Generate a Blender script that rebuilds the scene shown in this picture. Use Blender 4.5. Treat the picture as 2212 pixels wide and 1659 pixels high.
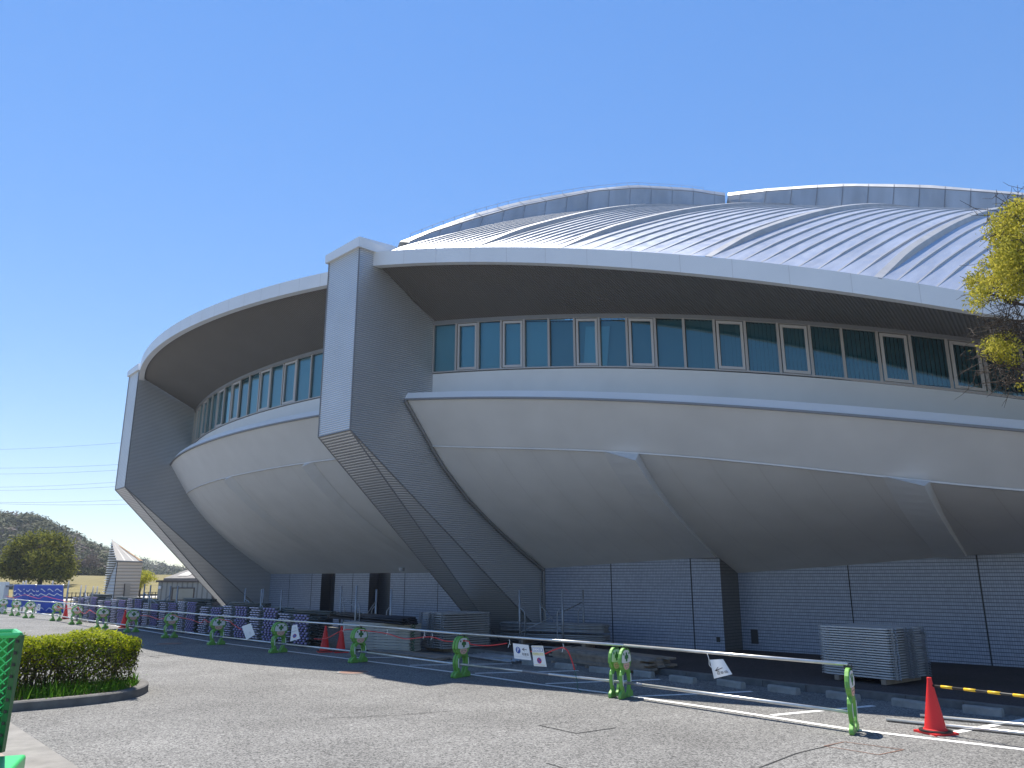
import bpy, bmesh, math, random
from mathutils import Vector, Matrix
R_ = math.radians
SC = bpy.context.scene
for o in list(bpy.data.objects): bpy.data.objects.remove(o)
COL = SC.collection

# ------------------------------------------------------------------ camera, light, exposure
CAMZ, FPX, CX, CY = 2.0, 1661.0, 1106.0, 829.5
PITCH = math.atan((1250.0 - CY) / FPX)
SP, CP = math.sin(PITCH), math.cos(PITCH)
cam = bpy.data.cameras.new("camera"); cam.sensor_width = 36; cam.lens = 36 * FPX / 2212; cam.clip_end = 6000; cam.clip_start = .05
camo = bpy.data.objects.new("camera", cam); COL.objects.link(camo)
camo.location = (0, 0, CAMZ); camo.rotation_euler = (R_(90) + PITCH, 0, 0)
SC.camera = camo

SUN_EL, SUN_AZ = R_(65), R_(-31)            # azimuth measured from +Y towards +X
W = bpy.data.worlds.new("World"); SC.world = W; W.use_nodes = True
nt = W.node_tree; bg = nt.nodes['Background']
sky = nt.nodes.new('ShaderNodeTexSky'); sky.sky_type = 'NISHITA'; sky.sun_disc = False
sky.sun_elevation = SUN_EL; sky.sun_rotation = SUN_AZ
sky.altitude = 50; sky.air_density = 1.0; sky.dust_density = 0.0; sky.ozone_density = 3.0
gm = nt.nodes.new('ShaderNodeGamma'); gm.inputs[1].default_value = 0.57
hs = nt.nodes.new('ShaderNodeHueSaturation'); hs.inputs['Saturation'].default_value = 1.72; hs.inputs['Hue'].default_value = .513
nt.links.new(sky.outputs[0], gm.inputs[0]); nt.links.new(gm.outputs[0], hs.inputs['Color']); nt.links.new(hs.outputs[0], bg.inputs[0]); bg.inputs[1].default_value = 0.15
sl = bpy.data.lights.new("sun", 'SUN'); sl.energy = 3.7; sl.angle = R_(.53); sl.color = (1, .94, .84)
slo = bpy.data.objects.new("sun", sl); COL.objects.link(slo)
sd = Vector((math.sin(SUN_AZ) * math.cos(SUN_EL), math.cos(SUN_AZ) * math.cos(SUN_EL), math.sin(SUN_EL)))
slo.rotation_euler = sd.to_track_quat('Z', 'Y').to_euler(); slo.location = (0, 0, 60)
SC.view_settings.view_transform = 'Standard'; SC.view_settings.look = 'None'
SC.view_settings.exposure = 1.25; SC.view_settings.gamma = 1
SC.render.engine = 'CYCLES'; SC.cycles.max_bounces = 8; SC.cycles.transparent_max_bounces = 16

# ------------------------------------------------------------------ measuring helpers (survey of the photograph)
def ray(x, y):
    u = (x - CX) / FPX; v = (CY - y) / FPX
    return Vector((u, CP - v * SP, v * CP + SP))
def G(x, y, z=0.0):
    d = ray(x, y); k = (z - CAMZ) / d.z
    return Vector((d.x * k, d.y * k, z))
def AT(x, y, t):
    d = ray(x, y); return Vector((d.x * t, d.y * t, CAMZ + d.z * t))
def PLN(x, y, p, e):
    """ray meets the vertical plane through plan point p along plan direction e -> 3D point, distance along e"""
    d = ray(x, y); det = d.x * e[1] - d.y * e[0]
    t = (p[0] * e[1] - p[1] * e[0]) / det
    q = Vector((d.x * t, d.y * t, CAMZ + d.z * t))
    return q, (q.x - p[0]) * e[0] + (q.y - p[1]) * e[1]
def lerp(a, b, f): return a + (b - a) * f
def interp(x, xs, ys):
    if x <= xs[0]:
        return ys[0] + (x - xs[0]) * (ys[1] - ys[0]) / (xs[1] - xs[0])
    for i in range(len(xs) - 1):
        if x <= xs[i + 1] or i == len(xs) - 2:
            return ys[i] + (x - xs[i]) * (ys[i + 1] - ys[i]) / (xs[i + 1] - xs[i])
def smooth_table(xs, ys, deg=4):
    import numpy as np
    x0, x1 = xs[0], xs[-1]
    c = np.polyfit([(x - x0) / (x1 - x0) for x in xs], ys, min(deg, len(xs) - 2))
    dc = np.polyder(c); e1 = float(np.polyval(c, 1)); s1 = float(np.polyval(dc, 1)) * .7
    def f(x):
        q = (x - x0) / (x1 - x0)
        if q > 1: return e1 + (q - 1) * s1
        return float(np.polyval(c, q))
    return f

# ------------------------------------------------------------------ mesh helpers
class MB:
    def __init__(s): s.v = []; s.f = []; s.m = []; s.uv = []
    def add(s, vs, fs, mi=0, uvs=None):
        b = len(s.v); s.v += [tuple(p) for p in vs]
        for i, f in enumerate(fs):
            s.f.append(tuple(b + j for j in f)); s.m.append(mi)
            s.uv.append(uvs[i] if uvs else None)
    def quad(s, a, b, c, d, mi=0, uv=None): s.add([a, b, c, d], [(0, 1, 2, 3)], mi, [uv] if uv else None)
    def obox(s, o, ax, ay, az, mi=0):
        o, ax, ay, az = Vector(o), Vector(ax), Vector(ay), Vector(az)
        if ax.cross(ay).dot(az) < 0: ax, ay = ay, ax
        p = [o, o + ax, o + ax + ay, o + ay]; p += [q + az for q in p]
        s.add(p, [(3, 2, 1, 0), (4, 5, 6, 7), (0, 1, 5, 4), (1, 2, 6, 5), (2, 3, 7, 6), (3, 0, 4, 7)], mi)
    def box(s, c, sx, sy, sz, rz=0, mi=0):
        c = Vector(c); a = Vector((math.cos(rz), math.sin(rz), 0)); b = Vector((-a.y, a.x, 0)); z = Vector((0, 0, 1))
        s.obox(c - a * sx / 2 - b * sy / 2 - z * sz / 2, a * sx, b * sy, z * sz, mi)
    def tube(s, pts, r, n=8, mi=0, r2=None, cap=True):
        pts = [Vector(p) for p in pts]; rings = []; N = len(pts); up = None
        for i, p in enumerate(pts):
            t = (pts[min(i + 1, N - 1)] - pts[max(i - 1, 0)])
            if t.length < 1e-9: t = Vector((0, 0, 1))
            t.normalize()
            if up is None: up = Vector((0, 0, 1)) if abs(t.z) < .9 else Vector((1, 0, 0))
            a = t.cross(up)
            if a.length < 1e-6: a = t.orthogonal()
            a.normalize(); b = a.cross(t); up = b
            rr = r if r2 is None else lerp(r, r2, i / max(1, N - 1))
            rings.append([p + a * math.cos(2 * math.pi * k / n) * rr + b * math.sin(2 * math.pi * k / n) * rr for k in range(n)])
        base = [q for ring in rings for q in ring]; fs = []
        for i in range(N - 1):
            for k in range(n):
                fs.append((i * n + k, i * n + (k + 1) % n, (i + 1) * n + (k + 1) % n, (i + 1) * n + k))
        if cap:
            fs.append(tuple(range(n - 1, -1, -1))); fs.append(tuple((N - 1) * n + k for k in range(n)))
        s.add(base, fs, mi)
    def grid(s, rows, mi=0, uvs=None, flip=False):
        n = len(rows[0]); vs = [p for r in rows for p in r]; fs = []; us = [] if uvs else None
        for i in range(len(rows) - 1):
            for k in range(n - 1):
                q = (i * n + k, i * n + k + 1, (i + 1) * n + k + 1, (i + 1) * n + k)
                if flip: q = q[::-1]
                fs.append(q)
                if uvs: us.append([uvs[j // n][j % n] for j in q])
        s.add(vs, fs, mi, us)
    def extrude(s, outline, fn, d, mi=0):
        """2D outline -> prism; fn(x, z, depth) gives a point"""
        n = len(outline)
        vs = [fn(x, z, 0) for x, z in outline] + [fn(x, z, d) for x, z in outline]
        fs = [tuple(range(n)), tuple(range(2 * n - 1, n - 1, -1))] + [(i, i + n, (i + 1) % n + n, (i + 1) % n) for i in range(n)]
        s.add(vs, fs, mi)
    def build(s, name, mats, parent=None, smooth=False, angle=None):
        me = bpy.data.meshes.new(name); off = Vector((0, 0, 0))
        q = parent
        while q is not None: off += q.location; q = q.parent
        me.from_pydata([tuple(Vector(p) - off) for p in s.v], [], s.f)
        if not isinstance(mats, (list, tuple)): mats = [mats]
        for m in mats: me.materials.append(m)
        if len(mats) > 1: me.polygons.foreach_set('material_index', s.m)
        if any(u for u in s.uv):
            ul = me.uv_layers.new(name='UVMap'); li = 0
            for f, u in zip(s.f, s.uv):
                for k in range(len(f)):
                    if u: ul.data[li].uv = u[k]
                    li += 1
        if smooth: me.polygons.foreach_set('use_smooth', [True] * len(me.polygons))
        me.update(); me.validate()
        if angle is not None:
            me.polygons.foreach_set('use_smooth', [True] * len(me.polygons)); me.set_sharp_from_angle(angle=R_(angle))
        o = bpy.data.objects.new(name, me); COL.objects.link(o)
        if parent is not None: o.parent = parent
        return o
def tag(o, label=None, cat=None, group=None, kind=None):
    if label: o['label'] = label
    if cat: o['category'] = cat
    if group: o['group'] = group
    if kind: o['kind'] = kind
    return o
def thing(name, label, cat, loc=(0, 0, 0), rz=0, group=None):
    o = bpy.data.objects.new(name, None); COL.objects.link(o); o.empty_display_size = .2
    o.location = loc; o.rotation_euler = (0, 0, rz)
    return tag(o, label, cat, group)
KIDS = {}
def kids(o): return [c for c in bpy.data.objects if c.parent == o]
def dup(root, loc, rz=None, label=None, group=None):
    def cp(o, par):
        c = o.copy(); COL.objects.link(c)
        if par is not None: c.parent = par
        if o.name not in KIDS: KIDS[o.name] = kids(o)
        for k in KIDS[o.name]: cp(k, c)
        return c
    r = cp(root, None); r.location = loc
    if rz is not None: r.rotation_euler = (0, 0, rz)
    if label: r['label'] = label
    if group: r['group'] = group
    return r

# ------------------------------------------------------------------ materials
def mat(name, col, rough=.6, metal=0.0, spec=.5, noise=0.0, nscale=5.0, bump=0.0, bscale=50.0, coord='Object'):
    m = bpy.data.materials.new(name); m.use_nodes = True; n = m.node_tree; p = n.nodes['Principled BSDF']
    p.inputs['Base Color'].default_value = (*col, 1); p.inputs['Roughness'].default_value = rough; p.inputs['Metallic'].default_value = metal
    p.inputs['Specular IOR Level'].default_value = spec
    if noise or bump: tc = n.nodes.new('ShaderNodeTexCoord')
    if noise:
        t = n.nodes.new('ShaderNodeTexNoise'); t.inputs['Scale'].default_value = nscale; t.inputs['Detail'].default_value = 6
        n.links.new(tc.outputs[coord], t.inputs['Vector'])
        r = n.nodes.new('ShaderNodeMapRange'); r.inputs['To Min'].default_value = 1 - noise; r.inputs['To Max'].default_value = 1 + noise
        r.inputs['From Min'].default_value = .25; r.inputs['From Max'].default_value = .75
        n.links.new(t.outputs['Fac'], r.inputs['Value'])
        x = n.nodes.new('ShaderNodeMix'); x.data_type = 'RGBA'; x.blend_type = 'MULTIPLY'; x.inputs[0].default_value = 1
        x.inputs[6].default_value = (*col, 1); n.links.new(r.outputs[0], x.inputs[7]); n.links.new(x.outputs[2], p.inputs['Base Color'])
    if bump:
        t2 = n.nodes.new('ShaderNodeTexNoise'); t2.inputs['Scale'].default_value = bscale; t2.inputs['Detail'].default_value = 4
        n.links.new(tc.outputs[coord], t2.inputs['Vector'])
        b = n.nodes.new('ShaderNodeBump'); b.inputs['Strength'].default_value = bump; b.inputs['Distance'].default_value = .02
        n.links.new(t2.outputs['Fac'], b.inputs['Height']); n.links.new(b.outputs[0], p.inputs['Normal'])
    return m
def nodes_of(m): return m.node_tree, m.node_tree.nodes, m.node_tree.links, m.node_tree.nodes['Principled BSDF']
def corrugated(name, col, pitch, axis, strength=.8, rough=.45, metal=.3, depth=.012, uvmode=False):
    m = mat(name, col, rough, metal); n, N, L, p = nodes_of(m)
    tc = N.new('ShaderNodeTexCoord'); sx = N.new('ShaderNodeSeparateXYZ'); L.new(tc.outputs['UV' if uvmode else 'Object'], sx.inputs[0])
    mu = N.new('ShaderNodeMath'); mu.operation = 'MULTIPLY'; mu.inputs[1].default_value = 2 * math.pi / pitch; L.new(sx.outputs[axis], mu.inputs[0])
    si = N.new('ShaderNodeMath'); si.operation = 'SINE'; L.new(mu.outputs[0], si.inputs[0])
    b = N.new('ShaderNodeBump'); b.inputs['Strength'].default_value = strength; b.inputs['Distance'].default_value = depth
    L.new(si.outputs[0], b.inputs['Height']); L.new(b.outputs[0], p.inputs['Normal'])
    mr = N.new('ShaderNodeMapRange'); mr.inputs['From Min'].default_value = -1; mr.inputs['From Max'].default_value = -.3
    mr.inputs['To Min'].default_value = .55; mr.inputs['To Max'].default_value = 1; L.new(si.outputs[0], mr.inputs['Value'])
    no = N.new('ShaderNodeTexNoise'); no.inputs['Scale'].default_value = .7; no.inputs['Detail'].default_value = 5; L.new(tc.outputs['Object'], no.inputs['Vector'])
    mr2 = N.new('ShaderNodeMapRange'); mr2.inputs['To Min'].default_value = .88; mr2.inputs['To Max'].default_value = 1.12; L.new(no.outputs['Fac'], mr2.inputs['Value'])
    m3 = N.new('ShaderNodeMath'); m3.operation = 'MULTIPLY'; L.new(mr.outputs[0], m3.inputs[0]); L.new(mr2.outputs[0], m3.inputs[1])
    x = N.new('ShaderNodeMix'); x.data_type = 'RGBA'; x.blend_type = 'MULTIPLY'; x.inputs[0].default_value = 1; x.inputs[6].default_value = (*col, 1)
    L.new(m3.outputs[0], x.inputs[7]); L.new(x.outputs[2], p.inputs['Base Color'])
    return m
def leafmat(name, c1, c2, trans=.35):
    m = mat(name, c1, .75, 0, .15); n, N, L, p = nodes_of(m)
    g = N.new('ShaderNodeNewGeometry'); r = N.new('ShaderNodeValToRGB')
    r.color_ramp.elements[0].color = (*c1, 1); r.color_ramp.elements[1].color = (*c2, 1)
    L.new(g.outputs['Random Per Island'], r.inputs[0]); L.new(r.outputs[0], p.inputs['Base Color'])
    t = N.new('ShaderNodeBsdfTranslucent'); L.new(r.outputs[0], t.inputs[0])
    mx = N.new('ShaderNodeMixShader'); mx.inputs[0].default_value = trans
    L.new(p.outputs[0], mx.inputs[1]); L.new(t.outputs[0], mx.inputs[2])
    L.new(mx.outputs[0], N['Material Output'].inputs[0])
    return m
def asphalt_mat(name, dark, light, stain=.18, scale=1.0):
    m = mat(name, light, .9, 0, .3); n, N, L, p = nodes_of(m)
    tc = N.new('ShaderNodeTexCoord')
    v = N.new('ShaderNodeTexVoronoi'); v.inputs['Scale'].default_value = 55 * scale; L.new(tc.outputs['Object'], v.inputs['Vector'])
    v2 = N.new('ShaderNodeTexNoise'); v2.inputs['Scale'].default_value = 28 * scale; v2.inputs['Detail'].default_value = 8; v2.inputs['Roughness'].default_value = .8; L.new(tc.outputs['Object'], v2.inputs['Vector'])
    bw = N.new('ShaderNodeSeparateColor'); L.new(v.outputs['Color'], bw.inputs[0])
    ad = N.new('ShaderNodeMath'); ad.operation = 'ADD'; L.new(bw.outputs[0], ad.inputs[0]); L.new(v2.outputs['Fac'], ad.inputs[1])
    r = N.new('ShaderNodeMapRange'); r.inputs['From Min'].default_value = .42; r.inputs['From Max'].default_value = 1.38; L.new(ad.outputs[0], r.inputs['Value'])
    mx = N.new('ShaderNodeMix'); mx.data_type = 'RGBA'; mx.inputs[6].default_value = (*dark, 1); mx.inputs[7].default_value = (*light, 1); L.new(r.outputs[0], mx.inputs[0])
    n1 = N.new('ShaderNodeTexNoise'); n1.inputs['Scale'].default_value = .35; n1.inputs['Detail'].default_value = 7; n1.inputs['Roughness'].default_value = .62; L.new(tc.outputs['Object'], n1.inputs['Vector'])
    r1 = N.new('ShaderNodeMapRange'); r1.inputs['From Min'].default_value = .3; r1.inputs['From Max'].default_value = .7
    r1.inputs['To Min'].default_value = 1 - stain; r1.inputs['To Max'].default_value = 1 + stain; L.new(n1.outputs['Fac'], r1.inputs['Value'])
    m2 = N.new('ShaderNodeMix'); m2.data_type = 'RGBA'; m2.blend_type = 'MULTIPLY'; m2.inputs[0].default_value = 1
    L.new(mx.outputs[2], m2.inputs[6]); L.new(r1.outputs[0], m2.inputs[7]); L.new(m2.outputs[2], p.inputs['Base Color'])
    b = N.new('ShaderNodeBump'); b.inputs['Strength'].default_value = .6; b.inputs['Distance'].default_value = .006
    L.new(ad.outputs[0], b.inputs['Height']); L.new(b.outputs[0], p.inputs['Normal'])
    return m
def tile_mat(name, tile, joint, w, h, mort):
    m = mat(name, tile, .35, 0, .5); n, N, L, p = nodes_of(m)
    tc = N.new('ShaderNodeTexCoord'); sx = N.new('ShaderNodeSeparateXYZ'); L.new(tc.outputs['UV'], sx.inputs[0])
    def comb(axis, pitch, width):
        d = N.new('ShaderNodeMath'); d.operation = 'DIVIDE'; d.inputs[1].default_value = pitch; L.new(sx.outputs[axis], d.inputs[0])
        f = N.new('ShaderNodeMath'); f.operation = 'FRACT'; L.new(d.outputs[0], f.inputs[0])
        l = N.new('ShaderNodeMath'); l.operation = 'LESS_THAN'; l.inputs[1].default_value = width / pitch; L.new(f.outputs[0], l.inputs[0]); return l
    hl = comb(1, h, mort * 1.7); vl = comb(0, w, mort)
    vm = N.new('ShaderNodeMath'); vm.operation = 'MULTIPLY'; vm.inputs[1].default_value = .55; L.new(vl.outputs[0], vm.inputs[0])
    mx = N.new('ShaderNodeMath'); mx.operation = 'MAXIMUM'; L.new(hl.outputs[0], mx.inputs[0]); L.new(vm.outputs[0], mx.inputs[1])
    fl = N.new('ShaderNodeVectorMath'); fl.operation = 'SNAP'; fl.inputs[1].default_value = (w, h, 1); L.new(tc.outputs['UV'], fl.inputs[0])
    wn = N.new('ShaderNodeTexWhiteNoise'); L.new(fl.outputs[0], wn.inputs['Vector'])
    ns = N.new('ShaderNodeTexNoise'); ns.inputs['Scale'].default_value = .8; ns.inputs['Detail'].default_value = 5; L.new(tc.outputs['UV'], ns.inputs['Vector'])
    av = N.new('ShaderNodeMath'); av.operation = 'ADD'; L.new(wn.outputs[0], av.inputs[0]); L.new(ns.outputs['Fac'], av.inputs[1])
    mr = N.new('ShaderNodeMapRange'); mr.inputs['From Max'].default_value = 2; mr.inputs['To Min'].default_value = .8; mr.inputs['To Max'].default_value = 1.18; L.new(av.outputs[0], mr.inputs['Value'])
    tm = N.new('ShaderNodeMix'); tm.data_type = 'RGBA'; tm.blend_type = 'MULTIPLY'; tm.inputs[0].default_value = 1; tm.inputs[6].default_value = (*tile, 1); L.new(mr.outputs[0], tm.inputs[7])
    c = N.new('ShaderNodeMix'); c.data_type = 'RGBA'; c.inputs[7].default_value = (*joint, 1); L.new(tm.outputs[2], c.inputs[6]); L.new(mx.outputs[0], c.inputs[0])
    L.new(c.outputs[2], p.inputs['Base Color'])
    return m
def glass_mat(name, tint, refl=(1, 1, 1)):
    m = bpy.data.materials.new(name); m.use_nodes = True; N = m.node_tree.nodes; L = m.node_tree.links; N.clear()
    o = N.new('ShaderNodeOutputMaterial'); tr = N.new('ShaderNodeBsdfTransparent'); tr.inputs[0].default_value = (*tint, 1)
    gl = N.new('ShaderNodeBsdfGlossy'); gl.inputs['Roughness'].default_value = .03; gl.inputs[0].default_value = (*refl, 1)
    fr = N.new('ShaderNodeFresnel'); fr.inputs[0].default_value = 2.0
    mx = N.new('ShaderNodeMixShader'); L.new(fr.outputs[0], mx.inputs[0]); L.new(tr.outputs[0], mx.inputs[1]); L.new(gl.outputs[0], mx.inputs[2]); L.new(mx.outputs[0], o.inputs[0])
    return m
def roof_mat(name, col, rough, metal):
    m = mat(name, col, rough, metal); n, N, L, p = nodes_of(m)
    tc = N.new('ShaderNodeTexCoord')
    mp = N.new('ShaderNodeMapping'); mp.inputs['Scale'].default_value = (1, .25, 1); L.new(tc.outputs['UV'], mp.inputs[0])
    t = N.new('ShaderNodeTexNoise'); t.inputs['Scale'].default_value = 3.0; t.inputs['Detail'].default_value = 5; L.new(tc.outputs['UV'], t.inputs['Vector'])
    t2 = N.new('ShaderNodeTexNoise'); t2.inputs['Scale'].default_value = 1.6; t2.inputs['Detail'].default_value = 3; L.new(mp.outputs[0], t2.inputs['Vector'])
    mr = N.new('ShaderNodeMapRange'); mr.inputs['To Min'].default_value = rough - .1; mr.inputs['To Max'].default_value = rough + .14; L.new(t.outputs['Fac'], mr.inputs['Value']); L.new(mr.outputs[0], p.inputs['Roughness'])
    mr2 = N.new('ShaderNodeMapRange'); mr2.inputs['From Min'].default_value = .3; mr2.inputs['From Max'].default_value = .7; mr2.inputs['To Min'].default_value = .82; mr2.inputs['To Max'].default_value = 1.12; L.new(t2.outputs['Fac'], mr2.inputs['Value'])
    x = N.new('ShaderNodeMix'); x.data_type = 'RGBA'; x.blend_type = 'MULTIPLY'; x.inputs[0].default_value = 1; x.inputs[6].default_value = (*col, 1); L.new(mr2.outputs[0], x.inputs[7]); L.new(x.outputs[2], p.inputs['Base Color'])
    b = N.new('ShaderNodeBump'); b.inputs['Strength'].default_value = .25; b.inputs['Distance'].default_value = .03; L.new(t2.outputs['Fac'], b.inputs['Height']); L.new(b.outputs[0], p.inputs['Normal'])
    return m

M = dict(
    asphalt=asphalt_mat('asphalt', (.036, .036, .036), (.25, .246, .236), .24),
    pave=asphalt_mat('dark_paving', (.025, .02, .02), (.075, .06, .06), .2),
    kerbm=mat('old_kerb_concrete', (.13, .125, .12), .9, noise=.3, nscale=5, bump=.4, bscale=60),
    concrete=mat('concrete', (.26, .255, .24), .9, noise=.25, nscale=6, bump=.4, bscale=60),
    gutter=mat('gutter_concrete', (.22, .21, .195), .9, noise=.22, nscale=4, bump=.4, bscale=90),
    brick=mat('brick_paver', (.30, .25, .21), .9, noise=.25, nscale=9, bump=.4, bscale=80),
    line=mat('road_paint', (.72, .72, .70), .7, noise=.22, nscale=14),
    crack=mat('joint_black', (.03, .03, .03), .9),
    rust=mat('rusty_iron', (.20, .11, .08), .8, noise=.3, nscale=20),
    bowl=mat('bowl_render', (.615, .62, .63), .75, noise=.05, nscale=1.2, bump=.08, bscale=40),
    white=mat('white_render', (.74, .74, .73), .7, noise=.04, nscale=1.5),
    cap=mat('white_metal', (.76, .77, .78), .4, .1, noise=.04, nscale=1.0),
    joint=mat('joint_line', (.62, .62, .63), .8),
    trim=mat('grey_trim', (.22, .22, .23), .5, .2),
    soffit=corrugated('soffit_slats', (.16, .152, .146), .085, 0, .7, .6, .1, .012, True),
    pylon=corrugated('pylon_cladding', (.60, .61, .63), .062, 2, .55, .40, .6, .008),
    frame=mat('window_frame', (.42, .39, .37), .45, .3),
    frame2=mat('window_casement', (.50, .47, .45), .45, .3),
    glass=glass_mat('window_glass', (.36, .64, .76), (.75, .95, .97)),
    blind_or_sheet=mat('blind_and_sheet', (.72, .76, .76), .9),
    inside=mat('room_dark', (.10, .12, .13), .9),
    tile=tile_mat('wall_tile', (.30, .335, .42), (.05, .06, .10),   .05, .085, .0095),
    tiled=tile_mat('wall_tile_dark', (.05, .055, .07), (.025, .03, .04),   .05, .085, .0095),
    roof=roof_mat('roof_metal', (.50, .52, .57), .34, .55),
    roofrib=mat('roof_rib', (.40, .40, .40), .5, .4, noise=.12, nscale=2),
    ridge=roof_mat('ridge_panel', (.47, .48, .495), .5, .45),
    dark=mat('dark_metal', (.03, .03, .035), .5),
    green=mat('barricade_green', (.15, .36, .065), .45, noise=.08, nscale=8),
    gdark=mat('barricade_green_dark', (.05, .19, .05), .5),
    hwhite=mat('helmet_white', (.78, .78, .76), .45),
    skin=mat('face_peach', (.72, .47, .36), .6),
    cheek=mat('cheek_pink', (.72, .30, .32), .6),
    black=mat('black_plastic', (.02, .02, .02), .5),
    galv=mat('galvanised_pipe', (.62, .62, .60), .35, .75, noise=.15, nscale=6),
    galvd=mat('dull_pipe', (.30, .31, .33), .5, .6, noise=.2, nscale=6),
    cone=mat('cone_red', (.70, .018, .018), .5),
    yellow=mat('bar_yellow', (.80, .50, .02), .45),
    rope=mat('red_tube', (.62, .03, .03), .4),
    cord=mat('green_cord', (.04, .12, .09), .6),
    string=mat('white_string', (.75, .75, .72), .7),
    paper=mat('laminated_sheet', (.80, .80, .79), .35),
    blue=mat('sign_blue', (.02, .08, .35), .4),
    red=mat('sign_red', (.60, .03, .03), .4),
    syel=mat('sign_yellow', (.62, .50, .05), .5),
    ink=mat('ink', (.02, .02, .03), .5),
    grey=mat('faint_ink', (.45, .46, .48), .5),
    plank=mat('steel_deck', (.44, .45, .47), .45, .4, noise=.15, nscale=5),
    plank2=mat('weathered_deck', (.40, .40, .41), .5, .5, noise=.2, nscale=5),
    beige=mat('beige_panel', (.43, .41, .36), .6, .1, noise=.12, nscale=4),
    purple=mat('lilac_bracket', (.33, .28, .52), .55, .2, noise=.2, nscale=9),
    lilac=mat('pale_lilac_end', (.48, .46, .58), .5, .2, noise=.2, nscale=9),
    olive=mat('dark_olive_tube', (.075, .085, .08), .5, .3, noise=.2, nscale=6),
    bpipe=mat('black_bar', (.02, .022, .03), .45, .3),
    wood=mat('timber', (.26, .20, .15), .85, noise=.3, nscale=7),
    wood2=mat('weathered_timber', (.22, .19, .165), .85, noise=.3, nscale=7),
    banner=mat('blue_sheet', (.04, .10, .50), .5, noise=.12, nscale=2),
    wave=mat('banner_white', (.62, .68, .80), .5),
    cage=mat('green_plastic', (.02, .30, .06), .35),
    caged=mat('dark_green_plastic', (.015, .10, .035), .4),
    cagel=mat('light_green_plastic', (.05, .46, .14), .35),
    tower=corrugated('tower_lap', (.66, .55, .44), .26, 2, .6, .7, 0, .02),
    towerw=corrugated('tower_lap_pale', (.46, .48, .50), .26, 2, .6, .7, 0, .02),
    toweroof=mat('tower_roof', (.235, .23, .22), .7, 0, noise=.12, nscale=1.5),
    ruststain=mat('rust_stain', (.42, .24, .12), .8, noise=.3, nscale=3),
    louvre=mat('white_louvre', (.72, .72, .70), .5),
    doorb=mat('beige_door', (.45, .38, .30), .6),
    office=corrugated('office_panel', (.27, .27, .25), .42, 0, .35, .6, .1, .02, True),
    officew=mat('office_white', (.48, .46, .42), .7),
    oroof=mat('office_roof', (.17, .16, .15), .8, noise=.3, nscale=2),
    skyl=mat('roof_sheet_pale', (.40, .39, .36), .6),
    brownf=mat('brown_frame', (.06, .045, .04), .5),
    officeglass=mat('office_glass', (.20, .21, .19), .15, 0, .8),
    rail=mat('black_railing', (.02, .02, .022), .5),
    lawn=mat('dry_lawn', (.165, .135, .045), .95, noise=.25, nscale=.6, bump=.6, bscale=6),
    path=mat('path_concrete', (.45, .43, .39), .9, noise=.1, nscale=2),
    soil=mat('bed_soil', (.12, .10, .06), .95, noise=.3, nscale=8),
    bark=mat('bark', (.07, .055, .045), .9, noise=.3, nscale=14, bump=.5, bscale=40),
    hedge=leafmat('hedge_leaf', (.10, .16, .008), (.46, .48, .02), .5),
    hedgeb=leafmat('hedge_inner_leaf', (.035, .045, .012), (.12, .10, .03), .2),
    grass=leafmat('grass_blade', (.05, .16, .01), (.16, .32, .03), .35),
    tree=leafmat('tree_leaf', (.03, .045, .006), (.27, .27, .035), .3),
    ytree=leafmat('spring_leaf', (.28, .27, .03), (.50, .44, .07), .45),
    ytree2=leafmat('yellow_leaf', (.30, .32, .03), (.55, .50, .05), .4),
    hill=mat('hill_floor', (.06, .065, .04), .95, noise=.4, nscale=.05),
    forest=leafmat('forest_leaf', (.035, .050, .022), (.10, .10, .05), .1),
    forest2=leafmat('bare_wood_leaf', (.10, .08, .07), (.17, .135, .115), .15),
    hotel=mat('hotel_wall', (.50, .46, .42), .8),
    wire=mat('cable_black', (.10, .11, .13), .6),
)

# ------------------------------------------------------------------ ground, paving, markings
b = MB(); b.add([(-1100, -120, 0), (900, -120, 0), (900, 1100, 0), (-1100, 1100, 0)], [(0, 1, 2, 3)])
tag(b.build('asphalt_ground', M['asphalt']), kind='structure')
# wall footprint of the building
W0 = Vector((1.0, 25.8)); IN = Vector((.7071, .7071))
W0L = W0 + Vector((-.7071, .7071)) * 1.6
C1 = Vector((-11.7, 38.4)); IN1 = Vector((.755, .656)); C1L = C1 + Vector((-.656, .755)) * 1.55
def v3(p, z): return Vector((p[0], p[1], z))

kerb_img = [(1355, 1438), (1582, 1463.7), (1725.5, 1479), (1860, 1497.4), (2040, 1512.6), (2212, 1530)]
kp = [G(x, y, .12) for x, y in kerb_img]
kd = (kp[-1] - kp[0]).normalized(); kn = Vector((-kd.y, kd.x, 0))
if kn.y < 0: kn = -kn
K0 = kp[0] - kd * 9.0; K1 = kp[-1] + kd * 8
K0.z = K1.z = 0
b = MB(); n = 28
for i in range(n):
    a = K0.lerp(K1, i / n); c = K0.lerp(K1, (i + .985) / n)
    b.obox(a, c - a, kn * .16, (0, 0, .12))
tag(b.build('pavement_kerb', M['kerbm']), kind='structure')
b = MB(); A = K0 + kn * .163; B = K1 + kn * .163
b.add([A + Vector((0, 0, .115)), B + Vector((0, 0, .115)), B + kn * 9 + Vector((0, 0, .02)), A + kn * 9 + Vector((0, 0, .02))], [(0, 1, 2, 3)])
tag(b.build('pavement', M['pave']), kind='structure')

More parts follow.
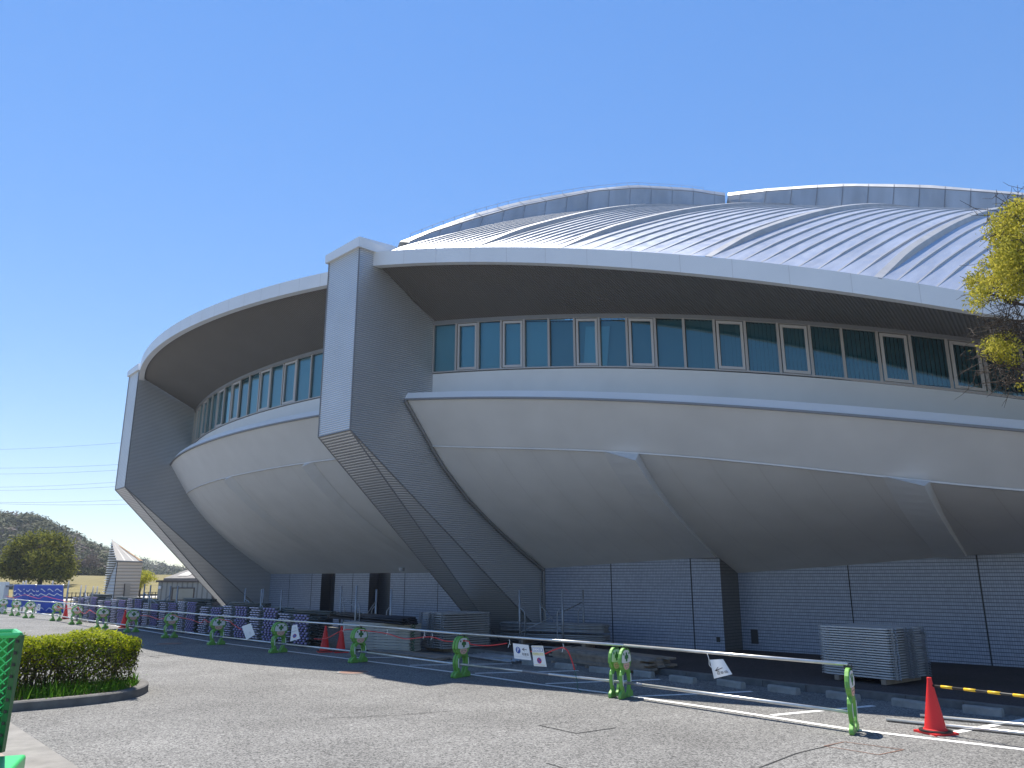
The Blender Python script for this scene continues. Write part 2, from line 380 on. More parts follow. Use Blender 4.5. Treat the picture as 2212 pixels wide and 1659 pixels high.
# parking markings: one long line plus bay dividers
def strip(mb, a, c, w, z=.004):
    a = Vector((a[0], a[1], 0)); c = Vector((c[0], c[1], 0)); d = (c - a).normalized(); s = Vector((-d.y, d.x, 0)) * w / 2; h = Vector((0, 0, z))
    mb.quad(a - s + h, c - s + h, c + s + h, a + s + h)
lp = [G(x, y) for x, y in [(219, 1346.8), (453, 1386), (878, 1439), (1016.7, 1457), (1150.6, 1476.8), (1319, 1498), (1536, 1529), (1832.5, 1575), (2212, 1619.7)]]
b = MB()
for i in range(len(lp) - 1):
    e = (lp[i + 1] - lp[i]).normalized()
    strip(b, lp[i], lp[i + 1] , .12)
strip(b, lp[0] + (lp[0] - lp[1]).normalized() * 18, lp[0], .12); strip(b, lp[-1], lp[-1] + (lp[-1] - lp[-2]) , .12)
tag(b.build('bay_edge_marking', M['line']), kind='structure')
b = MB()
for (x0, y0, x1, y1) in [(2009.7, 1592, 2230, 1552), (1658, 1546.3, 1887.6, 1524.9), (1370, 1505, 1624.7, 1494), (1170, 1477.5, 1426, 1468), (1018, 1455, 1249.8, 1449), (878, 1437.5, 1106, 1434), (750, 1421, 950, 1419)]:
    p, q = G(x0, y0), G(x1, y1); d = (q - p).normalized()
    strip(b, p + d * .08, p + d * 3.4 if (q - p).length > 3.6 else q, .12, .0045)
tag(b.build('bay_divider_marking', M['line']), kind='structure')
# cut joints of covers and repair patches in the asphalt
def outline(mb, pts, w, closed=True):
    P = [G(x, y) for x, y in pts]
    for i in range(len(P) - (0 if closed else 1)): strip(mb, P[i], P[(i + 1) % len(P)], w, .005)
b = MB(); outline(b, [(1164.8, 1567.5), (1245, 1584.7), (1331, 1572.5)], .025, False); outline(b, [(1164.8, 1567.5), (1246.6, 1557.5)], .012, False)
outline(b, [(1246.6, 1557.5), (1331, 1572.5)], .006, False)
outline(b, [(390, 1415), (322, 1417.5), (345, 1421)], .03, False)
outline(b, [(1640, 1659), (1720, 1628), (1800, 1609)], .02, False)
outline(b, [(690, 1552), (790, 1549), (905, 1542), (990, 1535)], .015, False)
outline(b, [(1215, 1659), (1180, 1649)], .02, False)
tag(b.build('asphalt_joint', M['crack']), kind='structure')
b = MB(); outline(b, [(1780, 1612), (1824, 1603), (1952, 1620), (1898, 1631)], .02)
tag(b.build('cover_frame', M['rust']), kind='structure')
def manhole(x, y, r, name, label):
    c = G(x, y); t = thing(name, label, 'manhole', c)
    b = MB(); n = 40
    rings = []
    for rr, z in ((r, .004), (r, .012), (r * .9, .012)):
        rings.append([c + Vector((math.cos(2 * math.pi * k / n) * rr, math.sin(2 * math.pi * k / n) * rr, z)) for k in range(n + 1)])
    b.grid(rings); b.build('rim', M['concrete'], t)
    b = MB(); b.add([c + Vector((math.cos(2 * math.pi * k / n) * r * .9, math.sin(2 * math.pi * k / n) * r * .9, .009)) for k in range(n)], [tuple(range(n))])
    b.build('lid', M['rust'], t)
manhole(764, 1452.5, .36, 'manhole_cover', 'rusty round manhole cover in the sunlit asphalt')
manhole(366, 1391, .42, 'manhole_cover', 'faint round manhole cover inside the building shadow')

# left foreground gutter and brick edging
p0, p1 = G(10, 1553), G(175, 1662); d = (p1 - p0).normalized(); s = Vector((-d.y, d.x, 0))
if s.x > 0: s = -s
b = MB(); a = p0 - d * 3; c = p1 + d * 4
b.quad(a + Vector((0, 0, .004)), c + Vector((0, 0, .004)), c + s * .55 + Vector((0, 0, .008)), a + s * .55 + Vector((0, 0, .008)))
tag(b.build('gutter', M['gutter']), kind='structure')
b = MB(); a = a + s * .555; L_ = (c - a).length
k = 0
while k * .3 < 14:
    b.obox(a + d * (k * .3), d * .292, s * .16, (0, 0, .07)); k += 1
tag(b.build('brick_edging', M['brick']), kind='structure')
b = MB(); a2 = a + s * .165; b.quad(a2 + Vector((0, 0, .06)), a2 + d * 14 + Vector((0, 0, .06)), a2 + d * 14 + s * 4 + Vector((0, 0, .06)), a2 + s * 4 + Vector((0, 0, .06)))
tag(b.build('footpath', M['brick']), kind='structure')

exec_parts = []
# ================================================================== THE ARENA
arena = thing('arena_building', 'large grey domed sports hall with overhanging bowl, ribbon windows and slanting pylons', 'building', (8, 32, 0))
EB = Vector((.848, -.530))                                           # plan direction of the right-hand bay
def side(s): return W0 - IN * s
# traced edges of the right bay: (plan start offset, direction, image points)
RB = dict(
    fasb=(7.11, EB, [(807, 574.4), (870, 569), (935, 566.1), (1070, 566.5), (1229, 572), (1387.6, 581.2), (1590, 598.2), (1681.6, 609.3), (1827, 632), (1900, 643), (1982, 655.5), (2081.7, 669), (2154, 681), (2212, 692)]),
    fast=(7.11, EB, [(807, 544.7), (870, 539), (951, 535.5), (1110, 534.3), (1268, 537.5), (1427, 545.5), (1590, 558.2), (1681, 570), (1827, 588), (1972, 608.6), (2100, 630), (2212, 651)]),
    wint=(4.79, Vector((.875, -.484)), [(939, 701), (1030, 693.5), (1129.6, 689), (1240.7, 685), (1419, 684.3), (1550, 688.5), (1681, 696), (1827, 707.6), (1976, 722), (2132, 741), (2212, 752)]),
    sill=(4.79, Vector((.875, -.484)), [(936.4, 806.5), (1026.5, 801.4), (1129.6, 796.6), (1240.7, 794.2), (1355.8, 794.2), (1550, 801), (1681.5, 808.7), (1834, 821), (1987, 835), (2140, 853), (2212, 862)]),
    ledge=(5.81, EB, [(873.7, 865), (960, 862), (1070, 861), (1229, 863), (1427, 871), (1590, 880), (1790, 895), (2045, 918.6), (2212, 933)]),
    brk=(4.81, EB, [(927, 963), (1119, 967.7), (1303, 973.7), (1481, 985.8), (1722, 1008), (1903, 1028), (2212, 1058)]))
KMAX, ZF = {}, {}
for nme, (s0, e, pts) in RB.items():
    p = side(s0); ks, zs = [], []
    for x, y in pts:
        q, k = PLN(x, y, p, e); ks.append(k); zs.append(q.z)
    ks[0] = 0.0
    ZF[nme] = smooth_table(ks, zs, 4); KMAX[nme] = ks[-1]
def RP(nme, k, dz=0, out=0):
    s0, e, _ = RB[nme]; p = side(s0) + e * k - Vector((-e.y, e.x)) * out
    return Vector((p.x, p.y, ZF[nme](k) + dz))
def RF(nme, f, dz=0, out=0): return RP(nme, f * KMAX[nme], dz, out)
FMAX = 1.35; NF = 54; FS = [FMAX * i / NF for i in range(NF + 1)]

# --- left bay: level arcs between the two pylons
def arc(a, c, sag, n):
    a, c = Vector(a), Vector(c); ch = c - a; m = (a + c) / 2; nrm = Vector((ch.y, -ch.x)).normalized()
    if nrm.dot(Vector((-.66, -.75))) < 0: nrm = -nrm
    h = ch.length / 2; Rr = (h * h + sag * sag) / (2 * sag); cen = m - nrm * (Rr - sag); th = math.asin(h / Rr)
    u = ch.normalized(); out = []
    for i in range(n + 1):
        t = -th + 2 * th * i / n; out.append(cen + nrm * Rr * math.cos(t) + u * Rr * math.sin(t))
    return out
LSET = dict(fasb=(7.1, 6.95, 1.55, 10.75), fast=(7.1, 6.95, 1.55, 11.18), wint=(4.79, 4.3, 1.2, 9.64), sill=(4.79, 4.3, 1.2, 8.0), ledge=(5.8, 5.2, 1.25, 7.02), brk=(4.8, 4.35, 1.2, 5.8))
NL = 40; LA = {}
for nme, (sa, sb, sag, z) in LSET.items():
    LA[nme] = [Vector((p.x, p.y, z)) for p in arc(W0L - IN * sa, C1 - IN1 * sb, sag, NL)]

def band(name, rows, m, uvs=None, smooth=True):
    b = MB(); b.grid(rows, 0, uvs); return b.build(name, m, arena, smooth)
def dist_uv(rows):
    out = []
    for r in rows:
        u = 0; l = []
        for i, p in enumerate(r):
            if i: u += (Vector(p) - Vector(r[i - 1])).length
            l.append(u)
        out.append(l)
    # same u for every row (taken from the first) so ribs run across
    return [[(out[0][i], j) for i in range(len(rows[0]))] for j in range(len(rows))]
Z = Vector((0, 0, 1))
for side_ in ('R', 'L'):
    if side_ == 'R':
        E_ = {k: [RF(k, f) for f in FS] for k in RB}
        inn = Vector((-EB.y, EB.x, 0)) 
        if inn.y < 0: inn = -inn
        inns = [inn] * (NF + 1)
    else:
        E_ = LA
        inns = []
        for i in range(NL + 1):
            a, c = LA['fasb'][max(i - 1, 0)], LA['fasb'][min(i + 1, NL)]; d = c - a
            q = Vector((d.y, -d.x, 0)).normalized(); q = q if q.y > 0 else -q; inns.append(q)
    n = len(E_['fasb'])
    fb, ft = E_['fasb'], E_['fast']
    ft = [Vector((p.x, p.y, q.z)) for p, q in zip(fb, ft)]
    lip = [p + i * .22 - Z * .0 for p, i in zip(fb, inns)]
    # fascia: face, top return, bottom lip
    band('fascia', [[q + i * .5 + Z * .03 for q, i in zip(ft, inns)], ft, fb, lip], M['cap'], None, False)
    step = 3 if side_ == 'R' else 2
    for i in range(step, n - 1, step):
        d = (fb[i + 1] - fb[i]).normalized(); o = -inns[i] * .003
        b = MB(); b.quad(fb[i] + o, fb[i] + d * .012 + o, ft[i] + d * .012 + o, ft[i] + o); b.build('fascia_joint', M['joint'], arena)
    # drip edge under fascia
    b = MB(); b.grid([[p + i * .22 + Z * .0 for p, i in zip(fb, inns)], [p + i * .22 + Z * .07 for p, i in zip(fb, inns)]]); b.build('drip_edge', M['trim'], arena)
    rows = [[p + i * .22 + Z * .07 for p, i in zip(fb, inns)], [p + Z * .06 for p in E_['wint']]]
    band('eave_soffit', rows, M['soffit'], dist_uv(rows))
    band('head_trim', [[p - Z * .03 - i * .05 for p, i in zip(E_['wint'], inns)], [p + Z * .10 - i * .05 for p, i in zip(E_['wint'], inns)], [p + Z * .10 + i * .1 for p, i in zip(E_['wint'], inns)]], M['trim'], None, False)
    # spandrel wall under the windows down to behind the ledge
    band('spandrel_wall', [[p - Z * .02 for p in E_['sill']], [Vector((p.x, p.y, lerp(q.z, p.z, .12))) for p, q in zip(E_['sill'], E_['ledge'])]], M['white'])
    # ledge: sloping cap, front lip, shadow gap, and the upper band of the bowl
    lt = [p + i * .10 + Z * .24 for p, i in zip(E_['ledge'], inns)]
    back = [Vector((p.x, p.y, q.z + .02)) for p, q in zip(E_['sill'], lt)]
    band('ledge_cap', [back, lt, [p + Z * .05 for p in E_['ledge']]], M['cap'], None, False)
    band('ledge_gutter', [[p + Z * .05 - i * .03 for p, i in zip(E_['ledge'], inns)], [p - i * .03 for p, i in zip(E_['ledge'], inns)], [p + i * .04 for p, i in zip(E_['ledge'], inns)]], M['trim'], None, False)
    band('bowl_band', [[p + i * .04 - Z * .002 for p, i in zip(E_['ledge'], inns)], E_['brk']], M['bowl'])
    b = MB(); b.grid([[p - i * .03 + Z * .01 for p, i in zip(E_['brk'], inns)], [p - i * .03 - Z * .03 for p, i in zip(E_['brk'], inns)], [p + i * .1 - Z * .035 for p, i in zip(E_['brk'], inns)]])
    b.build('bowl_lip', M['bowl'], arena)
    if side_ == 'L': # flat deck behind left fascia keeps daylight out
        band('roof_deck', [[q + i * .5 + Z * .02 for q, i in zip(ft, inns)], [q + i * 9 + Z * 1.2 for q, i in zip(ft, inns)]], M['roof'])

# --- profile of the bowl measured along the pylon's side face
prof = []
for x, y in [(927.8, 961.8), (956, 1008), (1008.8, 1077.5), (1071.7, 1140.4), (1122, 1188), (1172.5, 1229.7)]:
    q, k = PLN(x, y, side(0), -IN); prof.append((k, q.z))
sA, zA = prof[0]; sB, zB = prof[-1]
PR = [((sA - s) / (sA - sB), (zA - z) / (zA - zB)) for s, z in prof]
PRF = smooth_table([p[0] for p in PR], [p[1] for p in PR], 3)
PN = 14
def bowl_col(top, bot):
    out = []
    for j in range(PN + 1):
        h = j / PN; g = min(1, max(0, PRF(h))) if 0 < j < PN else (0 if j == 0 else 1)
        out.append(Vector((lerp(top.x, bot.x, h), lerp(top.y, bot.y, h), lerp(top.z, bot.z, g))))
    return out
# right wall: two straight faces with a step between
w1a = W0; w1b = Vector((5.86, 22.27)); w2a = Vector((6.54, 22.95)); w2b = Vector((11.6, 18.5)); w2d = (w2b - w2a).normalized(); w2c = w2a + w2d * 14
def ztop(p, img, a, d):
    pass
def wall_top(tbl, a, d):
    ks, zs = [], []
    for x, y in tbl:
        q, k = PLN(x, y, a, d); ks.append(k); zs.append(q.z)
    return lambda k: interp(k, ks, zs)
d1 = (w1b - w1a).normalized()
Zt1 = wall_top([(1173, 1228), (1322, 1217.5), (1495, 1205.5), (1556, 1202)], w1a, d1)
Zt2 = wall_top([(1592, 1238), (1835, 1220.5), (2030, 1203.5), (2112, 1198), (2212, 1194)], w2a, w2d)
def hit(p, a, d):        # from plan point p going inward (IN) to the wall line a + d k
    det = IN.x * (-d.y) + d.x * IN.y
    r = a - p; t = (r.x * (-d.y) + d.x * r.y) / det
    q = p + IN * t; return q, (q - a).dot(d)
def bowl_point(k, seg):
    top = RP('brk', k); p = Vector((top.x, top.y))
    if seg == 1: q, kk = hit(p, w1a, d1); z = Zt1(kk)
    else: q, kk = hit(p, w2a, w2d); z = Zt2(kk)
    return top, Vector((q.x, q.y, z))
brp = side(RB['brk'][0])
_, kr1 = PLN(1338, 974, brp, EB)
kmaxb = KMAX['brk'] * FMAX
cols1 = [bowl_col(*bowl_point(kr1 * i / 16, 1)) for i in range(17)]
cols2 = [bowl_col(*bowl_point(lerp(kr1, kmaxb, i / 36), 2)) for i in range(37)]
for cols in (cols1, cols2):
    b = MB(); b.grid(cols, 0, None, True); b.build('bowl_soffit', M['bowl'], arena, True)
# faint panel joints on the bowl
def col_line(mb, col, w, off):
    for j in range(PN):
        a, c = col[j], col[j + 1]; t = Vector((.8, -.6, 0)) * w
        mb.quad(a + off, a + t + off, c + t + off, c + off)
mat('bowl_joint', (.53, .53, .535), .8)
for c in cols1[3::3] + cols2[3::3]:
    b = MB(); col_line(b, c, .012, Vector((-.004, -.004, -.006))); b.build('bowl_joint', bpy.data.materials['bowl_joint'], arena)
# left bowl
lw = [W0L.lerp(C1, i / NL) for i in range(NL + 1)]
ZTL = 2.22
colsL = [bowl_col(LA['brk'][i], Vector((lw[i].x, lw[i].y, ZTL))) for i in range(NL + 1)]
b = MB(); b.grid(colsL, 0, None, True); b.build('bowl_soffit', M['bowl'], arena, True)
for c in colsL[3::3]:
    b = MB(); col_line(b, c, .012, Vector((-.004, -.004, -.006))); b.build('bowl_joint', bpy.data.materials['bowl_joint'], arena)
# ribs on the bowl
def shear(col_a, col_b): return [lerp(p, q, i / (len(col_a) - 1)) for i, (p, q) in enumerate(zip(col_a, col_b))]
def bowl_rib(name, colA, colB, colC, pr, m):
    """fin whose ridge stands pr out from colB, blending to colA (left) and colC (right)"""
    b = MB(); n = len(colA); ridge = []
    if isinstance(pr, Vector): colB = [lerp(colB[0], colB[1], .8)] + list(colB[1:])
    for j in range(n):
        a = colB[max(j - 1, 0)]; c = colB[min(j + 1, n - 1)]; t = (c - a).normalized(); al = (colC[j] - colA[j]).normalized()
        nn = t.cross(al).normalized()
        if nn.z > 0: nn = -nn
        ridge.append(colB[j] + (pr * (1 - .35 * j / (n - 1)) if isinstance(pr, Vector) else nn * pr * (1 - j / (n - 1))))
    sk = Vector((0, 0, -.004))
    b.grid([[p + sk for p in colA], ridge, [p + sk for p in colC]])
    b.add([colA[0], colC[0], ridge[0]], [(0, 1, 2)]); b.add([colA[-1], ridge[-1], colC[-1]], [(0, 1, 2)])
    return b.build(name, m, arena)
def kimg(x, y): return PLN(x, y, brp, EB)[1]
def colR(x, y, seg): return bowl_col(*bowl_point(kimg(x, y), seg))
def rib_set(xa, xb, xc, y, sa, sb, sc, pr):
    bowl_rib('bowl_rib', colR(xa, y, sa), colR(xb, y, sb), colR(xc, y, sc), pr, M['bowl'])
def colk(k, seg): return bowl_col(*bowl_point(k, seg))
k1 = kimg(1300, 973)
bowl_rib('bowl_rib', shear(colk(k1, 1), colk(k1 - .25, 1)), shear(colk(kr1 + .30, 1), colk(kr1 - .08, 1)), shear(colk(kr1 + .52, 1), colk(kr1 + .0, 1)), Vector((-.12, -.66, -.06)), M['bowl'])
k2 = kimg(1905, 1030)
bowl_rib('bowl_rib', shear(colk(k2, 2), colk(k2 - .45, 2)), shear(colk(k2 + .64, 2), colk(k2 + .12, 2)), shear(colk(k2 + .88, 2), colk(k2 + .22, 2)), Vector((-.24, -.62, -.06)), M['bowl'])
for fi in (9, 22):
    bowl_rib('bowl_rib', colsL[fi], bowl_col(LA['brk'][fi].lerp(LA['brk'][fi + 1], .9), Vector((*lw[fi].lerp(lw[fi + 1], .9), ZTL))), colsL[fi + 1], .22, M['bowl'])
# --- tiled walls
def wall_quad(mb, a, c, z0, za, zc, u0, mi=0):
    l = (Vector(c) - Vector(a)).length
    mb.add([v3(a, z0), v3(c, z0), v3(c, zc), v3(a, za)], [(0, 1, 2, 3)], mi, [[(u0, z0), (u0 + l, z0), (u0 + l, zc), (u0, za)]])
    return u0 + l
def joint_strip(mb, p, d, z0, z1, w, n):
    mb = MB(); a = v3(p, z0) + n * .004; mb.quad(a, a + v3(d, 0) * w, a + v3(d, 0) * w + Z * (z1 - z0), a + Z * (z1 - z0)); mb.build('wall_joint', M['crack'], arena)
b = MB(); jb = MB()
def straight_wall(a, d, L, Zt, joints, n):
    N = 16
    for i in range(N):
        k0, k1 = L * i / N, L * (i + 1) / N
        wall_quad(b, a + d * k0, a + d * k1, -.05, Zt(k0) + .03, Zt(k1) + .03, k0)
    for x, y in joints:
        q, k = PLN(x, y, a, d); joint_strip(jb, a + d * k, d, 0, Zt(k), .03, n)
nw1 = Vector((d1.y, -d1.x, 0)); nw1 = nw1 if nw1.y < 0 else -nw1
nw2 = Vector((w2d.y, -w2d.x, 0)); nw2 = nw2 if nw2.y < 0 else -nw2
straight_wall(w1a, d1, (w1b - w1a).length, Zt1, [(1321, 1300), (1495, 1300), (1176, 1300)], nw1)
straight_wall(w2a, w2d, 14, Zt2, [(1595, 1300), (1838, 1300), (2122, 1300)], nw2)
b.build('tiled_wall', M['tile'], arena)
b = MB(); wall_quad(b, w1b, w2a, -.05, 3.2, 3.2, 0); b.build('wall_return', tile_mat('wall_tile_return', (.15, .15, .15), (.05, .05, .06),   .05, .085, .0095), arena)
def wall_panel(x0, x1, y0, y1, a, d, n, m, name):
    b = MB(); q0, k0 = PLN(x0, y0, a, d); q1, k1 = PLN(x1, y1, a, d)
    p = v3(a + d * k0, q1.z); b.obox(p, v3(d, 0) * (k1 - k0), n * .025, Z * (q0.z - q1.z)); b.build(name, m, arena)
wall_panel(1622, 1639, 1359, 1391, w2a, w2d, nw2, M['dark'], 'wall_vent')
wall_panel(1548, 1556, 1376, 1387, w1a, d1, nw1, M['black'], 'wall_outlet')
# left tiled wall with two dark door recesses
b = MB(); jb = MB(); dl = (W0L - C1).normalized(); LL = (W0L - C1).length
nl = Vector((dl.y, -dl.x, 0)); nl = nl if nl.y < 0 else -nl
cut = [PLN(x, 1290, C1, dl)[1] for x in (692, 722, 796, 842)]
segs = [(0, cut[0]), (cut[1], cut[2]), (cut[3], LL)]
for k0, k1 in segs: wall_quad(b, C1 + dl * k0, C1 + dl * k1, -.05, ZTL + .06, ZTL + .06, k0)
b.build('tiled_wall', M['tile'], arena)
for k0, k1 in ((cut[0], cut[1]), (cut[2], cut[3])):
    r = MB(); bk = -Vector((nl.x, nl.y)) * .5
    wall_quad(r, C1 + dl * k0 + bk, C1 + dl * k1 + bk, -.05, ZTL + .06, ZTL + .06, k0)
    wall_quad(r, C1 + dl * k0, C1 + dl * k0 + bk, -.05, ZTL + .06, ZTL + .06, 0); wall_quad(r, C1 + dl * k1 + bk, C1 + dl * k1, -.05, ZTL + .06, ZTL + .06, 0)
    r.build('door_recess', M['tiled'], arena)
for x in (623, 671, 760, 873, 945):
    q, k = PLN(x, 1290, C1, dl); joint_strip(jb, C1 + dl * k, dl, 0, ZTL, .03, nl)
c = AT(868, 1226, 24.4); b = MB(); b.tube([c, c - Z * .1], .09, 14); b.build('bowl_lamp', M['trim'], arena)

# --- windows
def window(a, c, zb0, zb1, zt0, zt1, inn, casement, blind_or_sheet, idx):
    """a, c plan corners; heights at each end"""
    d = (c - a); L = d.length; d = d / L; o3 = -inn
    def P(u, w, out=0):       # u along 0..1, w height 0..1
        p = a.lerp(c, u); return Vector((p.x, p.y, lerp(lerp(zb0, zb1, u), lerp(zt0, zt1, u), w))) + o3 * out
    H = zt0 - zb0
    def ring(mb, u0, u1, w0, w1, tu, tw, out, dep, mi=0):
        for (x0, x1, y0, y1) in ((u0, u0 + tu, w0, w1), (u1 - tu, u1, w0, w1), (u0 + tu, u1 - tu, w0, w0 + tw), (u0 + tu, u1 - tu, w1 - tw, w1)):
            q = [P(x0, y0, out), P(x1, y0, out), P(x1, y1, out), P(x0, y1, out)]; r = [p + inn * dep for p in q]
            mb.add(q + r, [(0, 1, 2, 3), (0, 4, 5, 1), (1, 5, 6, 2), (2, 6, 7, 3), (3, 7, 4, 0)], mi)
    b = MB(); ring(b, 0, 1, 0, 1, .032 / L, .04 / H, .04, .10)
    if casement: ring(b, .052 / L, 1 - .052 / L, .055 / H, 1 - .055 / H, .065 / L, .07 / H, .025, .06, 1)
    w = b.build('window', [M['frame'], M['frame2']], arena)
    b = MB(); b.quad(P(0, 0, -.02), P(1, 0, -.02), P(1, 1, -.02), P(0, 1, -.02)); b.build('pane', M['glass'], w)
    if True:
        b = MB(); n = 8 if blind_or_sheet else 1; rng = random.Random(idx)  # windows without slats get one plain sheet, added to brighten the glass
        for i in range(n):
            u0, u1 = ((i + .11) / n, (i + .89) / n) if n > 1 else (.01, .99); dd = .10 + rng.uniform(0, .015)
            b.quad(P(u0, .02, -dd), P(u1, .02, -dd - .08 * (n > 1)), P(u1, .98, -dd - .08 * (n > 1)), P(u0, .98, -dd))
        b.build('blind_or_sheet', M['blind_or_sheet'], w)
    if idx in (6, 7):
        u0, u1, u2 = (.42, 1.0, .30) if idx == 6 else (.0, .36, .22)
        b = MB(); b.quad(P(u2 if idx == 6 else 0, .03, -.06), P(u1 if idx == 6 else u2, .03, -.06), P(u1, .82, -.06), P(u0, .82, -.06)); b.build('loose_curtain', M['paper'], w)
    return w
mx = [937, 985, 1033, 1083, 1133, 1187, 1243, 1297, 1358, 1420, 1483, 1550, 1618, 1690, 1760, 1830, 1908, 1980, 2060, 2140, 2222, 2310]
sp, se = side(4.79), RB['sill'][1]; inw = Vector((-se.y, se.x, 0)); inw = inw if inw.y > 0 else -inw
kk = [PLN(x, interp(x, [937, 1300, 2300], [806, 794, 870]), sp, se)[1] for x in mx]; kk[0] = 0
for i in range(8): kk.append(kk[-1] + .62)
for i in range(len(kk) - 1):
    window(sp + se * kk[i], sp + se * kk[i + 1], ZF['sill'](kk[i]), ZF['sill'](kk[i + 1]), ZF['wint'](kk[i]), ZF['wint'](kk[i + 1]), inw, (i % 5) in (1, 3), i >= 5, i)
Lw = LA['sill']; NW = 20; arcp = arc(W0L - IN * 4.79, C1 - IN1 * 4.3, 1.2, NW)
for i in range(NW):
    a, c = arcp[i], arcp[i + 1]; d = c - a; q = Vector((d.y, -d.x, 0)).normalized(); q = q if q.y > 0 else -q
    window(c, a, 8.0, 8.0, 9.64, 9.64, q, (i % 5) in (1, 3), 10 <= i < 12, 100 + i)
# rooms behind the glass
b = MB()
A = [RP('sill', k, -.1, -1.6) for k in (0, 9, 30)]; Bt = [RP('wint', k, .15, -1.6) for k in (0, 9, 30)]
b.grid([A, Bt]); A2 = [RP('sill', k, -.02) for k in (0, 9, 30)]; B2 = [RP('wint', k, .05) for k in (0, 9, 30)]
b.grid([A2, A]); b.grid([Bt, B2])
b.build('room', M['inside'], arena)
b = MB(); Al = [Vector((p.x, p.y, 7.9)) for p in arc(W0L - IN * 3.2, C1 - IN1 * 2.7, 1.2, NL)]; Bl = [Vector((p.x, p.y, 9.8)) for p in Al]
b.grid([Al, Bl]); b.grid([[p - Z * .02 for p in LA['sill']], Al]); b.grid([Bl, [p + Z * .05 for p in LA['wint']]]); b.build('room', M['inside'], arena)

# --- pylons (build once for each, same dimensions)
def pylon(w0, inn, wdt, name='pylon', ztop=11.2, sf=7.6):
    lat = Vector((-inn.y, inn.x))                      # to the left of the inward direction
    def P(s, l, z): p = w0 - inn * s + lat * l; return Vector((p.x, p.y, z))
    b = MB(); zf = 5.9; sb = -4.0
    RT, RBt = P(sf, 0, ztop), P(sf, 0, zf); LT, LB = P(sf, wdt, ztop), P(sf, wdt, zf)
    GR, GM, GL = P(-.36, 0, 0), P(.92, wdt - .62, 0), P(.92, wdt, 0)
    BR, BL = P(sb, 0, 0), P(sb, wdt, 0); BRT, BLT = P(sb, 0, ztop), P(sb, wdt, ztop)
    b.add([RT, RBt, LT, LB, GR, GM, GL, BR, BL, BRT, BLT],
          [(0, 2, 3, 1), (1, 3, 6, 5), (1, 5, 4), (0, 1, 4, 7, 9), (2, 10, 8, 6, 3), (0, 9, 10, 2), (7, 8, 10, 9)])
    o = b.build(name, M['pylon'], arena)
    e = MB()
    def edge(a, c, r=.022): e.tube([a, c], r, 6)
    edge(RT, RBt); edge(LT, LB); edge(LB, RBt); edge(RBt, GM); edge(RBt, GR); edge(LB, GL)
    # trim where the bowl meets the side face
    e.build('corner_trim', M['trim'], o)
    # white cap: ridge falling to the front, overhanging
    c = MB(); ov = .09; h0, h1 = .30, .52
    def Q(s, l, z): return P(s, l, z)
    f, bk = sf + ov, 3.2
    vs = [Q(f, -ov, ztop), Q(f, wdt + ov, ztop), Q(f, wdt + ov, ztop + h0 - .04), Q(f, -ov, ztop + h0), Q(bk, -ov, ztop), Q(bk, wdt + ov, ztop), Q(bk, wdt + ov, ztop + h0), Q(bk, -ov, ztop + h0 + .05),
          Q(f - 1.2, -ov + .05, ztop + h0 + .12), Q(f - 1.2, wdt, ztop + h0)]
    c.add(vs, [(0, 3, 2, 1), (0, 4, 7, 8, 3), (1, 2, 9, 6, 5), (3, 8, 9, 2), (8, 7, 6, 9), (0, 1, 5, 4), (4, 5, 6, 7)])
    c.build('coping', M['cap'], o)
    return o, P
py2, PP2 = pylon(W0, IN, 1.6)
py1, PP1 = pylon(C1, IN1, 1.5, sf=7.0)
# trims along the side of the pylon under the bowl
b = MB(); pts = [W0 - IN * s for s, z in prof]; nt_ = lambda: b.build('edge_trim', M['trim'], arena)
b.tube([Vector((p.x, p.y, z - .04)) + Vector((.05, -.05, 0)) for p, (s, z) in zip(pts, prof)], .045, 6); nt_(); b = MB()
q0 = RP('ledge', 0); b.tube([q0 + Vector((.03, -.05, -.02)), RP('brk', 0) + Vector((.03, -.05, -.02))], .045, 6); nt_(); b = MB()
b.tube([RP('fasb', 0) + Vector((.05, .2, .0)), RP('wint', 0) + Vector((.05, 0, .05))], .035, 6); nt_(); b = MB()
b.tube([v3(W0, 0) + Vector((.04, -.06, 0)), v3(W0, 2.3) + Vector((.04, -.06, 0))], .04, 6)
b.build('edge_trim', M['trim'], arena)

# --- roof
crown = Vector((11.3, 36.3)); R2E = Vector((20.0, 27.5))
def meet(x, y, a, c):
    d = (c - a).normalized(); q, k = PLN(x, y, a, d); return q, k
r0dir = (crown - side(7.11)).normalized()
end1 = PLN(1512, 448, side(7.11), r0dir)[0]
def endR(x, y): return PLN(x, y, crown, (R2E - crown).normalized())[0]
fs = side(7.11)
ribs_img = [
    [(807, 546), (876, 536), (945, 514), (1026.5, 489), (1125.7, 471), (1223, 463), (1320, 454.2), (1439, 447.5), (1512, 448)],
    [(1018.5, 534.5), (1064, 521), (1109.8, 507.8), (1189, 484), (1280, 462), (1348, 452), (1427, 447), (1512, 448.2)],
    [(1205, 536.5), (1280, 509.7), (1387.6, 482), (1467, 462), (1526.4, 451.8), (1590.7, 446.3), (1645, 444), (1711, 447)],
    [(1530, 553.5), (1616, 516.6), (1681.6, 491), (1754, 469.3), (1845, 451), (1910.7, 448.5), (1972.6, 455)],
    [(1896, 599), (1972.6, 550), (2045, 506), (2118, 477), (2169, 466), (2230, 463)],
    [(2300, 672), (2370, 610), (2440, 555), (2520, 510), (2600, 500)],
]
ends = [end1, end1, endR(1711, 447), endR(1972, 455), endR(2225, 466), endR(2600, 500)]
NQ = 22; RIBS = []
